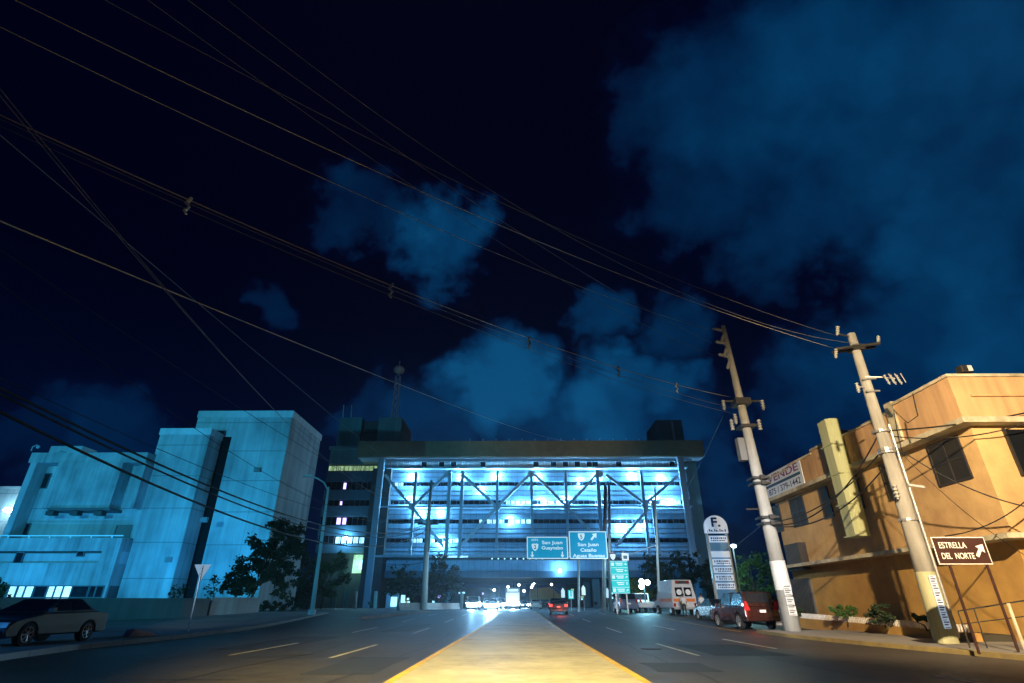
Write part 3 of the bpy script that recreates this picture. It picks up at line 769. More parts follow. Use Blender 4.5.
# scupper stains are in the material; barred opening, gate and door below
q = onx(796, 557, XW - .3)
ac = MB(); ac.box(XW - .45, XW - .003, q.y - .9, q.y + .9, q.z - .75, q.z + .75)
acb = ac.build('window_cage', 'dark_frame', y_)
br = MB()
for k in range(11): yy = q.y - .85 + k * .17; br.box(XW - .49, XW - .452, yy - .025, yy + .025, q.z - .73, q.z + .73)
br.build('cage_bars', 'dark_metal', acb)
dq = onx(806, 600, XW + .15)
dr = MB().box(XW + .05, XW + .16, dq.y - 1.1, dq.y + 1.1, .25, 2.7).build('door', 'dark_concrete', y_)
db = MB()
for k in range(13): yy = dq.y - 1.05 + k * .175; db.box(XW - .01, XW + .047, yy - .02, yy + .02, .26, 2.7)
db.build('door_bars', 'dark_metal', dr)
# roof floodlight
q = at(967, 376, YN + .3)
sp = thing('roof_spotlight', 'small black spotlight on the roof corner of the ochre building', 'spotlight', (q.x, q.y, hr + .15))
MB().box(q.x - .22, q.x + .22, q.y - .15, q.y + .2, hr + .34, hr + .66).build('lamp_housing', 'dark_metal', sp, bevel=.04)
MB().box(q.x - .05, q.x + .05, q.y - .05, q.y + .05, hr + .18, hr + .337).build('bracket', 'dark_metal', sp)
MB().box(q.x + .02, q.x + .19, q.y - .17, q.y - .152, hr + .38, hr + .62).build('lens', 'lens_clear', sp)

# for-sale banner
bn = thing('sale_banner', 'white banner reading VENDE with phone number on the stucco parapet', 'banner')
by0, by1 = onx(802.5, 470, XP).y, onx(762, 487, XP).y
z0, z1 = onx(805, 484, XP).z, onx(800, 458.5, XP).z
zc = (z0 + z1) / 2; bn.location = (XP - .06, (by0 + by1) / 2, z0)
MB().box(XP - .06, XP - .02, by0, by1, z0, z1).build('sheet', 'banner_white', bn)
H_ = z1 - z0; W_ = by1 - by0
MB().box(XP - .066, XP - .061, by0 + .04 * W_, by1 - .01, z0 + .42 * H_, z0 + .53 * H_).build('blue_band', 'banner_blue', bn)
uu, vv = (0, -1, 0), (0, 0, 1)
lettering('VENDE', bn, 'banner_purple', (XP - .062, by0 + W_ * .43, z0 + .77 * H_), uu, vv, W_ * .74, H_ * .30, bold=.015)
lettering('875 / 379-1442', bn, 'sign_navy', (XP - .062, by0 + W_ * .44, z0 + .22 * H_), uu, vv, W_ * .76, H_ * .24, bold=.012)

# planter with a picket edging in front of the facade
pl_ = thing('planter_wall', 'low ochre planter wall along the foot of the stucco building', 'planter', (15.7, 28, 0))
XPL = 15.6
pts = [(23.0, gz(23) - .05), (28, .18), (34.2, .25)]
MB().extrude([(XPL, 21.0, -.05), (XPL, 34.5, 0), (XPL, 34.5, .62), (XPL, 21.0, .38)], (.25, 0, 0)).build('wall', 'stucco_lower', pl_)
MB().extrude([(XPL + .26, 21.1, -.05), (XPL + .26, 34.4, 0), (XPL + .26, 34.4, .56), (XPL + .26, 21.1, .32)], (1.2, 0, 0)).build('soil', 'soil', pl_)
pk = thing('picket_edging', 'small white picket edging on the planter by the stucco wall', 'fence', (XPL, 28, .5))
pb = MB(); y = 21.2
while y < 34.3:
    zb = .38 + (y - 21) / 13.5 * .24 + .003
    pb.box(XPL + .08, XPL + .11, y, y + .06, zb, zb + .24); y += .135
pb.build('pickets', 'sign_white', pk)
MB().extrude([(XPL + .112, 21.2, .49), (XPL + .112, 34.3, .73), (XPL + .112, 34.3, .77), (XPL + .112, 21.2, .53)], (.02, 0, 0)).build('rail', 'sign_white', pk)

# handrail near the corner
hr_ = thing('handrail', 'thin pipe handrail in front of the stucco building corner', 'railing', (17, 18, .1))
hm_ = MB()
A, B = at(958, 611, 18.2), at(1040, 598, 17.2)
hm_.tube([A, B], .02, 6)
hm_.tube([A - Vector((0, 0, .35)), B - Vector((0, 0, .4))], .014, 6)
hm_.build('rail', 'dark_metal', hr_)
for p in (.0, .2, .62, .95):
    q = A.lerp(B, p); MB().tube([q, (q.x, q.y, .1)], .02 if p < .6 else .045, 6).build('post', 'dark_metal' if p < .6 else 'ledge_cream', hr_)

# ------------------------------------------------------------------ utility poles
def frame_of(base, top):
    base, top = Vector(base), Vector(top)
    return lambda t: base.lerp(top, t)
def insulator(mb, p, d, l=.5, r=.09):
    p, d = Vector(p), Vector(d).normalized()
    for k in range(4):
        a = p + d * (l * k / 4); mb.tube([a, a + d * l * .12], r, 8); mb.tube([a + d * l * .12, a + d * l * .25], r * .5, 8)
# pole 1 (taller, further)
b1 = Vector((12.75, 28.3, gz(28.3) + .1)); t1 = at(723, 326, 28.3)
p1 = thing('utility_pole', 'tall grey concrete utility pole with insulator brackets beside the red van', 'utility pole', b1)
MB().tube([b1 - Vector((0, 0, .3)), b1.lerp(t1, .5), t1], [.39, .26, .13], 16).build('shaft', 'pole_concrete', p1, smooth=True)
P1 = frame_of(b1, t1)
def on1(py): # point of pole 1 axis seen at height y
    best = min(range(0, 1001), key=lambda k: abs((lambda v: 341.5 - FPX * v.dot(UP) / v.dot(FW))(P1(k / 1000) - CAM) - py)); return P1(best / 1000)
for py in (331, 344, 357):
    c = on1(py); m = MB(); insulator(m, c + Vector((-.18, -.1, 0)), (-1, -.1, .18), .55, .1); m.build('insulator', 'porcelain', p1, smooth=False)
    c = on1(py + 6); m = MB(); insulator(m, c + Vector((-.18, -.15, 0)), (-.5, -.3, -1), .55, .09); m.build('insulator', 'porcelain', p1)
c = on1(403); m = MB(); m.box(c.x - .42, c.x + .42, c.y - .42, c.y + .42, c.z - .18, c.z + .18); m.tube([c + Vector((-1.0, 0, .1)), c + Vector((1.2, 0, .1))], .06, 6); m.build('clamp_band', 'dark_metal', p1)
for dx, dz in ((-1.0, .1), (1.15, .1), (-.5, -.7)):
    m = MB(); insulator(m, c + Vector((dx, -.1, dz)), (0, 0, -1), .55, .1); m.build('insulator', 'porcelain', p1)
c = on1(427); m = MB(); m.box(c.x - .4, c.x + .4, c.y - .4, c.y + .4, c.z - .08, c.z + .08); m.build('clamp_band', 'dark_metal', p1)
for s in (-1, 1):
    m = MB(); insulator(m, c + Vector((s * .75, 0, -.15)), (0, 0, 1), .6, .11); m.build('insulator', 'porcelain', p1)
c = on1(450); MB().box(c.x - .75, c.x - .4, c.y - .3, c.y + .1, c.z - .6, c.z + .6).build('junction_box', 'wall_concrete', p1)
for py in (479, 484, 518, 524):
    c = on1(py); m = MB(); m.box(c.x - .43, c.x + .43, c.y - .43, c.y + .43, c.z - .05, c.z + .05); m.box(c.x - .1, c.x + .15, c.y - .55, c.y - .43, c.z - .1, c.z + .1); m.build('cable_clamp', 'dark_metal', p1)
c = on1(509); MB().tube([c + Vector((-.3, 0, 0)), c + Vector((-1.0, -.1, -.02))], .05, 6).build('bracket_arm', 'dark_metal', p1)
def pole_sheet(on, y0, y1, dx, wd, off, m, parent, name, printm=None, lines=5):
    """a paper stuck to the side of a pole that faces the street"""
    A, B = on(y0), on(y1)
    f_ = lambda k, u, o_: A.lerp(B, k) + Vector((dx + u * wd, -off - o_, 0))
    sh_ = MB().extrude([f_(0, -.5, 0), f_(0, .5, 0), f_(1, .5, 0), f_(1, -.5, 0)], (0, .03, 0)).build(name, m, parent)
    if printm:
        pr_ = MB()
        for k in range(lines):
            a_, b2_ = (k + .3) / lines, (k + .3 + (.5 if k % 3 else .25)) / lines
            pr_.extrude([f_(a_, -.38, .004), f_(a_, .38 - .2 * (k % 2), .004), f_(b2_, .38 - .2 * (k % 2), .004), f_(b2_, -.38, .004)], (0, .003, 0))
        pr_.build('print', printm, sh_)
for y0, y1, ln_ in ((615.5, 606, 5), (605, 597, 4), (595.5, 585.5, 5)): pole_sheet(on1, y0, y1, .02, .36, .385, 'paper', p1, 'poster', 'ink', ln_)
# the whitewashed band on pole 1
c0, c1 = on1(590), on1(561)
MB().tube([c0, c1], [.376, .36], 16, cap=False).build('painted_band', 'paper', p1, smooth=True)

# pole 2 (nearer, beside the brown sign)
b2 = Vector((14.1, 20.3, gz(20.3) + .1)); t2 = at(851, 334, 20.3)
p2 = thing('utility_pole', 'near concrete utility pole with crossarm and fuse cutouts behind the brown sign', 'utility pole', b2)
MB().tube([b2 - Vector((0, 0, .3)), b2.lerp(t2, .5), t2], [.34, .235, .16], 16).build('shaft', 'pole_concrete', p2, smooth=True)
P2 = frame_of(b2, t2)
def on2(py):
    best = min(range(0, 1001), key=lambda k: abs((lambda v: 341.5 - FPX * v.dot(UP) / v.dot(FW))(P2(k / 1000) - CAM) - py)); return P2(best / 1000)
c = on2(349)
m = MB(); m.tube([c + Vector((-.95, -.25, -.1)), c + Vector((.85, -.3, .12))], .06, 6); m.tube([c + Vector((-.95, .1, -.1)), c + Vector((.85, .05, .12))], .06, 6)
m.box(c.x - .24, c.x + .24, c.y - .26, c.y + .22, c.z - .1, c.z + .1); m.build('crossarm', 'dark_metal', p2)
for s, z in ((-.95, -.1), (.85, .12), (-.6, .95)):
    m = MB(); insulator(m, c + Vector((s, -.2, z)), (-.3, 0, -1) if s < 0 else (.3, 0, 1), .42, .07); m.build('insulator', 'porcelain', p2)
MB().tube([on2(337), on2(337) + Vector((-.65, -.1, .1))], .04, 6).build('bracket_arm', 'dark_metal', p2)
c = on2(381); m = MB(); m.tube([c + Vector((-.1, -.2, .1)), c + Vector((.4, -.4, .0)), c + Vector((.85, -.5, -.1))], .03, 6)
for zz in (0, -.3): 
    d_ = on2(381 + (12 if zz else 0)); m.tube([d_ + Vector((-.25, -.22, 0)), d_ + Vector((.27, -.26, 0))], .035, 6)
m.build('cutout_bracket', 'galvanised', p2)
for dx in (.38, .62, .85):
    m = MB(); a = c + Vector((dx, -.6, .15)); insulator(m, a - Vector((0, 0, .15)), (.2, -.1, -1), .42, .05)
    m.tube([a + Vector((.12, -.1, -.12)), a + Vector((.2, -.12, -.52))], .02, 6); m.build('fuse_cutout', 'porcelain', p2)
c = on2(388); m = MB(); insulator(m, c + Vector((-.5, -.15, .15)), (0, 0, -1), .4, .07); m.tube([c + Vector((-.2, -.1, 0)), c + Vector((-.5, -.15, 0))], .03, 5); m.build('insulator', 'porcelain', p2)
m = MB(); c = on2(392); e = on2(448)
pts_ = [c + Vector((1.25, -.6, -.3)), c + Vector((1.15, -.6, -1.2)), c + Vector((.75, -.5, -1.45)), c + Vector((.45, -.4, -.9)), c + Vector((.38, -.35, -1.6)), e + Vector((.36, -.3, .2)), e + Vector((.34, -.3, -.3))]
m.tube(pts_, .022, 5); m.build('jumper_cable', 'wire_black', p2)
for py in (450, 452.5, 432, 520):
    c = on2(py); rr = .30
    MB().tube([c + Vector((0, 0, -.045)), c + Vector((0, 0, .045))], rr + .015, 16).build('clamp_band', 'galvanised', p2)
m = MB(); a, e = on2(425), on2(638); n_ = 12
m.tube([a.lerp(e, k / n_) + Vector((.30 + .06 * k / n_, -.1, 0)) for k in range(n_ + 1)], .055, 8); m.build('conduit', 'galvanised', p2)
c = on2(486); MB().tube([c + Vector((.25, -.2, 0)), c + Vector((.75, -.3, -.1))], .05, 6).build('guy_bracket', 'pole_pale', p2)
c = on2(492); m = MB(); insulator(m, c + Vector((-.32, -.25, .2)), (0, 0, -1), .5, .1); m.build('insulator', 'porcelain', p2)
pole_sheet(on2, 628, 576, -.04, .22, .352, 'board_glow', p2, 'sticker_strip', 'sign_navy', 22)
c0, c1 = on2(572), on2(640); 
MB().tube([c0, c1 - Vector((0, 0, .1))], [.302, .352], 16, cap=False).build('painted_band', 'faded_paint', p2, smooth=True)

# pole 3, pale, on the left beside the ramp
q3 = gnd(424, 606.0); b3 = Vector((fx(424, 606, 84), 84, gz(84)))
p3 = thing('utility_pole', 'pale utility pole standing before the left end of the floodlit building', 'utility pole', b3)
tt3 = at(431.5, 480, 84)
MB().tube([b3, at(427.5, 530, 84), tt3], [.48, .34, .15], 14).build('shaft', 'pole_pale', p3, smooth=True)
c = at(428, 524, 84); MB().tube([c + Vector((-1.6, 0, 0)), c + Vector((1.6, 0, 0))], .1, 6).build('crossarm', 'dark_metal', p3)
MB().tube([c + Vector((.4, -.2, .5)), c + Vector((.4, -.2, -4))], .12, 6).build('conduit', 'galvanised', p3)

# ------------------------------------------------------------------ street lamps and slim poles
def lamp_post(name, label, base, pts, r, m='pole_pale', head=None, group=None):
    t = thing(name, label, 'street lamp', base, group=group)
    n = len(pts); MB().tube(pts, [r * (1 - .5 * k / (n - 1)) for k in range(n)], 10).build('pole', m, t, smooth=True)
    return t
ls = gnd(311.5, 615, .15); lt = at(328.5, 487, ls.y); la_ = at(311, 476, ls.y - .5)
sl_ = lamp_post('street_lamp', 'tall pale street lamp with one curved arm near the leafy trees', ls, [ls, ls.lerp(lt, .5), lt], .2)
MB().tube([lt - Vector((0, 0, .3)), at(324, 482.5, ls.y), at(317.5, 478.5, ls.y - .3), la_], .07, 8).build('arm', 'pole_pale', sl_, smooth=True)
MB().ball(la_ + Vector((-.25, 0, 0)), .35, sq=(1.7, .7, .35)).build('lamp_head', 'pole_pale', sl_, smooth=True)
MB().tube([ls, ls + Vector((0, 0, .4))], .33, 10).build('base_collar', 'pole_pale', sl_)
# pole with crossarm right of the signs
pq = Vector((fx(658.5, 600, 70), 70, gz(70)))
sp_ = thing('signal_pole', 'slim dark pole rising in front of the right truss bay', 'pole', pq)
MB().tube([pq, at(656, 520, 70), at(655, 486, 70)], [.16, .13, .09], 8).build('pole', 'steel_blue', sp_, smooth=True)
MB().tube([at(656, 545, 70), at(620, 558, 69)], .05, 5).build('stay', 'steel_blue', sp_)
# three-globe lamp
gq = Vector((fx(645, 600, 64), 64, gz(64)))
gl = thing('globe_lamp', 'three-globe lamp post with bright white globes behind the ambulance', 'street lamp', gq)
MB().tube([gq, at(644, 584, 64)], .07, 8).build('pole', 'dark_metal', gl)
for px, py in ((641.5, 581.5), (647.5, 582.5), (641.5, 586.5)):
    MB().ball(at(px, py, 64), .27).build('globe', 'lamp_white', gl, smooth=True)
lamp('globe_or_fill_light', 'POINT', at(644, 584, 63.2), 900, (.2, .75, 1.0), .25)

yq = at(733.5, 546, 66)
yl = thing('yard_lamp', 'glaring white lamp on a mast between the tenant sign and the tall pole', 'street lamp', (yq.x, 66.3, gz(66)))
MB().tube([(yq.x, 66.3, gz(66)), (yq.x, 66.3, yq.z + .3)], .08, 8).build('pole', 'dark_metal', yl)
MB().ball(yq, .26, sq=(1.3, .8, .7)).build('lamp_head', 'lamp_white', yl, smooth=True)
lamp('yard_lamp_light', 'POINT', yq + Vector((.3, -.9, -.3)), 1300, (.45, .9, .9), .25)
gq2 = at(627, 578, 82)
lamp('globe_or_fill_light', 'POINT', gq2, 500, (.3, .95, .7), .25)  # lamp without fixture, added to light the green shrub behind the list sign

# ------------------------------------------------------------------ traffic signs
ysb = gnd(187.5, 632, .15); Yy = ysb.y
ys_ = thing('yield_sign', 'back of a white triangular yield sign on a thin leaning post', 'road sign', ysb)
tq = at(202.5, 565, Yy)
MB().tube([ysb, at(196, 596, Yy), tq], .035, 8).build('post', 'galvanised', ys_)
a, b_, c = at(194.5, 564.5, Yy + .08), at(211.5, 564.5, Yy + .08), at(200.5, 580.5, Yy + .08)
MB().extrude([a, b_, c], (0, .02, 0)).build('plate', 'sign_white', ys_)

es = thing('direction_sign', 'brown sign reading ESTRELLA DEL NORTE with a slanting white arrow', 'road sign', (12.7, 16.5, .1))
SY = 16.5
sx0, sx1 = fx(934, 550, SY) + .02, fx(988, 550, SY); sz1, sz0 = 1.25 + .107 * SY, 1.25 + .0625 * SY
MB().box(sx0, sx1, SY, SY + .02, sz0, sz1).build('border', 'sign_white', es, bevel=.004)
MB().box(sx0 + .025, sx1 - .025, SY - .004, SY - .0005, sz0 + .025, sz1 - .025).build('panel', 'sign_brown', es)
sw, sh = sx1 - sx0, sz1 - sz0
U, V = (1, 0, 0), (0, 0, 1)
lettering('ESTRELLA', es, 'sign_white', (sx0 + sw * .36, SY - .005, sz0 + sh * .70), U, V, sw * .52, sh * .215, bold=.012)
lettering('DEL  NORTE', es, 'sign_white', (sx0 + sw * .40, SY - .005, sz0 + sh * .31), U, V, sw * .61, sh * .215, bold=.012)
def arrow(mb, c, ang, s, y, th=.004):
    c = Vector(c); ca, sa = math.cos(ang), math.sin(ang)
    pts = [(-.5, -.11), (.08, -.11), (.08, -.36), (.55, 0), (.08, .36), (.08, .11), (-.5, .11)]
    P = [Vector((c.x + (x * ca - z * sa) * s, y, c.z + (x * sa + z * ca) * s)) for x, z in pts]
    mb.extrude(P, (0, -th, 0))
m = MB(); arrow(m, (sx0 + sw * .84, 0, sz0 + sh * .5), R(52), .40, SY - .0045); m.build('arrow', 'sign_white', es)
for px in (945, 982):
    xx = fx(px, 552, SY + .05); MB().box(xx - .03, xx + .03, SY + .022, SY + .06, .08, sz1 - .02).build('post', 'sign_brown', es)

# overhead guide signs on a mast
gm = thing('sign_gantry', 'grey roadside mast with cross arms that carries the overhead guide signs', 'gantry', (fx(606, 600, 67), 67, gz(67)))
GY = 67.0
for px0, px1, y1, r in ((603, 605.5, 486, .27), (609.5, 609, 484, .2)):
    MB().tube([(fx(px0, 600, GY + .5), GY + .5, gz(67)), at(px1, y1, GY + .5)], [r, r * .75], 10).build('mast', 'galvanised', gm, smooth=True)
for py in (538, 552):
    MB().tube([at(604, py, GY + .3), at(528, py + 1, GY + .3)], .12, 8).build('cross_arm', 'galvanised', gm)
m = MB()
for k in range(7): m.tube([at(604, 490 + k * 14, GY + .5), at(609.3, 496 + k * 14, GY + .5)], .06, 5)
m.build('ladder_rungs', 'galvanised', gm)
MB().tube([(fx(578.5, 600, GY + .5), GY + .5, gz(67)), at(578.5, 560, GY + .5)], .13, 8).build('mast', 'galvanised', gm)
def shield(parent, cx, cz, s, y, txt, m='sign_white'):
    P = [(-.5, .42), (-.25, .5), (0, .44), (.25, .5), (.5, .42), (.46, 0), (.3, -.35), (0, -.55), (-.3, -.35), (-.46, 0)]
    sh_ = MB().extrude([(cx + a * s, y, cz + c_ * s) for a, c_ in P], (0, -.02, 0)).build('route_shield', m, parent)
    if txt: lettering(txt, sh_, 'sign_navy', (cx, y - .022, cz), U, V, None, s * .55, bold=.02)
    return sh_
def guide(name, label, px0, px1, py0, py1):
    t = thing(name, label, 'road sign')
    x0, x1 = fx(px0, py1, GY), fx(px1, py1, GY); z1, z0 = fz(px0, py0, GY), fz(px0, py1, GY)
    t.location = ((x0 + x1) / 2, GY, z0)
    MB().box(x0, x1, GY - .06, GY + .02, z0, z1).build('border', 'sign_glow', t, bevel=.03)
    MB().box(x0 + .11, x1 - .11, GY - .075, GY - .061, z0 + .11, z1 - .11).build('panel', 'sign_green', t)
    return t, x0, x1, z0, z1
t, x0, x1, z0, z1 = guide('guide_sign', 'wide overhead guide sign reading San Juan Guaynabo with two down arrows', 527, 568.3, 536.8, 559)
W, Hh = x1 - x0, z1 - z0
lettering('San Juan', t, 'sign_glow', (x0 + W * .62, GY - .077, z0 + Hh * .74), U, V, W * .5, Hh * .15, bold=.02)
lettering('Guaynabo', t, 'sign_glow', (x0 + W * .62, GY - .077, z0 + Hh * .50), U, V, W * .52, Hh * .15, bold=.02)
lettering('ESTE', t, 'sign_glow', (x0 + W * .2, GY - .077, z0 + Hh * .85), U, V, W * .16, Hh * .09, bold=.01)
shield(t, x0 + W * .2, z0 + Hh * .53, Hh * .32, GY - .077, '2', 'sign_glow')
m = MB()
for k in (.13, .86): arrow(m, (x0 + W * k, 0, z0 + Hh * .2), R(-90), .62, GY - .077)
m.build('arrow', 'sign_glow', t)
t, x0, x1, z0, z1 = guide('guide_sign', 'taller overhead guide sign reading San Juan Cataño Aguas Buenas with slanting arrow', 569.8, 608, 531.3, 559)
W, Hh = x1 - x0, z1 - z0
for s_, zz, ww in (('San Juan', .52, .55), ('Cataño', .32, .42), ('Aguas Buenas', .12, .84)):
    lettering(s_, t, 'sign_glow', (x0 + W * .5, GY - .077, z0 + Hh * zz), U, V, W * ww, Hh * .12, bold=.02)
shield(t, x0 + W * .33, z0 + Hh * .80, Hh * .26, GY - .077, '5', 'sign_glow')
m = MB(); arrow(m, (x0 + W * .66, 0, z0 + Hh * .80), R(48), .95, GY - .077); m.build('arrow', 'sign_glow', t)

# the tall teal list sign and two route markers above it
TY2 = 58.0
t = thing('directory_sign', 'tall teal destination list sign with small icons right of the gantry', 'road sign')
x0, x1 = fx(611.5, 580, TY2), fx(629, 580, TY2); z1, z0 = fz(620, 561, TY2), fz(620, 593.5, TY2); W, Hh = x1 - x0, z1 - z0
t.location = ((x0 + x1) / 2, TY2, gz(58))
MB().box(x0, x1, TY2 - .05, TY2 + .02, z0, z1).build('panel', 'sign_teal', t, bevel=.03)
m = MB()
for k in range(6): zz = z0 + Hh * k / 5 if k else z0; m.box(x0 + .04, x1 - .04, TY2 - .056, TY2 - .051, zz + .02 if k == 0 else zz - .05, zz + .05 if k == 0 else zz - .02)
for k in range(5):
    zz = z0 + Hh * (k + .5) / 5
    if k % 2 == 0: m.box(x0 + .1, x0 + .34, TY2 - .056, TY2 - .051, zz - .14, zz + .14)
    m.box(x0 + .5, x1 - .5, TY2 - .056, TY2 - .051, zz + .04, zz + .12); m.box(x0 + .6, x1 - .55, TY2 - .056, TY2 - .051, zz - .12, zz - .04)
m.build('legend_marks', 'sign_glow', t)
m = MB()
for k in range(5): arrow(m, (x1 - .24, 0, z0 + Hh * (k + .5) / 5), R((45, 90, 45, 180, 0)[k]), .26, TY2 - .051)
m.build('arrow', 'sign_glow', t)
for f_ in (.2, .8): xx = x0 + W * f_; MB().box(xx - .06, xx + .06, TY2 + .022, TY2 + .12, gz(58) - .1, z1 + .9).build('post', 'galvanised', t)
for px, sq_, lb in ((612.8, False, 'white shield route marker above the left edge of the teal list sign'), (625.2, True, 'square white route marker above the teal list sign')):
    q = at(px, 556.8, TY2); r_ = thing('route_marker', lb, 'road sign', q)
    MB().box(q.x - .34, q.x + .34, TY2 - .03, TY2 + .01, q.z - .34, q.z + .34).build('plate', 'sign_glow' if sq_ else 'sign_navy', r_)
    if sq_: MB().box(q.x - .2, q.x + .2, TY2 - .04, TY2 - .031, q.z - .2, q.z + .12).build('outline', 'board_blue', r_)
    else: shield(r_, q.x, q.z, .55, TY2 - .032, None, 'sign_glow')
# two small white tower-shaped plates by the kerb and a U-shaped green plate
for px, py, nm, lb in ((607.3, 593, 'marker_sign', 'narrow white pointed marker below the teal list sign'), (583.5, 590.5, 'marker_sign', 'white figure-shaped marker near the dark red building'), (563, 593, 'marker_sign', 'small white marker between the distant cars and green plate')):
    q = at(px, py, 72); r_ = thing(nm, lb, 'road sign', (q.x, q.y, gz(72)))
    MB().extrude([q + Vector((a * .45, 0, c_ * .5)) for a, c_ in ((-.5, -1), (.5, -1), (.5, .5), (0, 1.2), (-.5, .5))], (0, .03, 0)).build('plate', 'sign_glow', r_)
    MB().tube([(q.x, q.y + .06, gz(72)), q + Vector((0, .06, 0))], .04, 6).build('post', 'galvanised', r_)
q = at(571, 594.5, 74); r_ = thing('small_guide_sign', 'small teal plate under the bridge marked with a white U shape', 'road sign', (q.x, q.y, gz(74)))
MB().box(q.x - .36, q.x + .36, 74, 74.04, q.z - .5, q.z + .5).build('panel', 'sign_teal', r_)
m = MB(); m.box(q.x - .22, q.x - .1, 73.99, 73.999, q.z - .25, q.z + .4); m.box(q.x + .1, q.x + .22, 73.99, 73.999, q.z - .25, q.z + .4); m.box(q.x - .22, q.x + .22, 73.985, 73.989, q.z - .4, q.z - .25)
m.build('mark', 'sign_glow', r_)
MB().tube([(q.x, 74.1, gz(74)), q + Vector((0, .1, 0))], .05, 6).build('post', 'galvanised', r_)

# monument sign of the plaza
MY = 52.0
t = thing('monument_sign', 'tall arched tenant sign with letter F and seven white name boards', 'sign')
x0 = (fx(706.5, 533, MY) + fx(715.5, 592, MY)) / 2; x1 = (fx(727.5, 533, MY) + fx(738, 590, MY)) / 2
W = x1 - x0; zb = gz(MY); mz = lambda y: fz(718, y, MY)
t.location = ((x0 + x1) / 2, MY, zb)
MB().box(x0, x0 + .14, MY + .02, MY + .4, zb, mz(533.5)).build('frame_post', 'galvanised', t)
MB().box(x1 - .14, x1, MY + .02, MY + .4, zb, mz(533.5)).build('frame_post', 'galvanised', t)
MB().box(x0 + .142, x1 - .142, MY + .15, MY + .3, zb + 1.2, mz(535)).build('backing', 'board_blue', t)
arch = [(x0 - .06, mz(533)), (x1 + .06, mz(533))]
zz0, zz1 = mz(533), mz(515.3); cx = (x0 + x1) / 2; 
for k in range(0, 19):
    a = math.pi * k / 18; arch.append((cx + (W / 2 + .06) * math.cos(a), zz0 + (zz1 - zz0) * (.35 + .65 * math.sin(a)) if 0 < k < 18 else zz0 + (zz1 - zz0) * .35))
MB().extrude([(a, MY, c_) for a, c_ in arch], (0, .4, 0)).build('arched_head', 'board_glow', t)
lettering('F.', t, 'sign_navy', (cx, MY - .006, zz0 + (zz1 - zz0) * .62), U, V, W * .42, (zz1 - zz0) * .5, bold=.03)
m = MB()
for k in range(11): xx = x0 + .1 + k * (W - .2) / 11; m.box(xx, xx + (W - .2) / 11 * (.5 + .3 * ((k * 7) % 3) / 2), MY - .01, MY - .001, zz0 + .12, zz0 + .2 + .07 * ((k * 5) % 3))
m.build('script_line', 'sign_navy', t)
for i, (a, c_, mm) in enumerate(((536, 542.3, 'board_glow'), (543.6, 549.8, 'board_blue'), (551.2, 557.3, 'board_glow'), (559, 565.2, 'board_glow'), (566.8, 573, 'board_glow'), (574.5, 580.8, 'board_glow'), (582.6, 589.3, 'board_glow'))):
    bd = MB().box(x0 + .15, x1 - .15, MY - .02, MY + .14, mz(c_), mz(a)).build('name_board', mm, t)
    if mm == 'board_glow' and i != 2:
        m = MB(); hh = mz(a) - mz(c_)
        for r in range(2):
            k = 0; rnd = random.Random(i * 9 + r); xx = x0 + (.5 if i in (3, 4, 5) else .3)
            while xx < x1 - .35:
                ww = rnd.uniform(.06, .16); m.box(xx, xx + ww, MY - .03, MY - .021, mz(c_) + hh * (.52 if r == 0 else .2), mz(c_) + hh * (.78 if r == 0 else .38)); xx += ww + rnd.uniform(.03, .09)
        if i in (3, 4, 5): m.extrude([(x0 + .27, MY - .03, mz(c_) + hh * .75), (x0 + .42, MY - .03, mz(c_) + hh * .75), (x0 + .345, MY - .03, mz(c_) + hh * .3)], (0, .008, 0))
        m.build('print', 'sign_navy', bd)

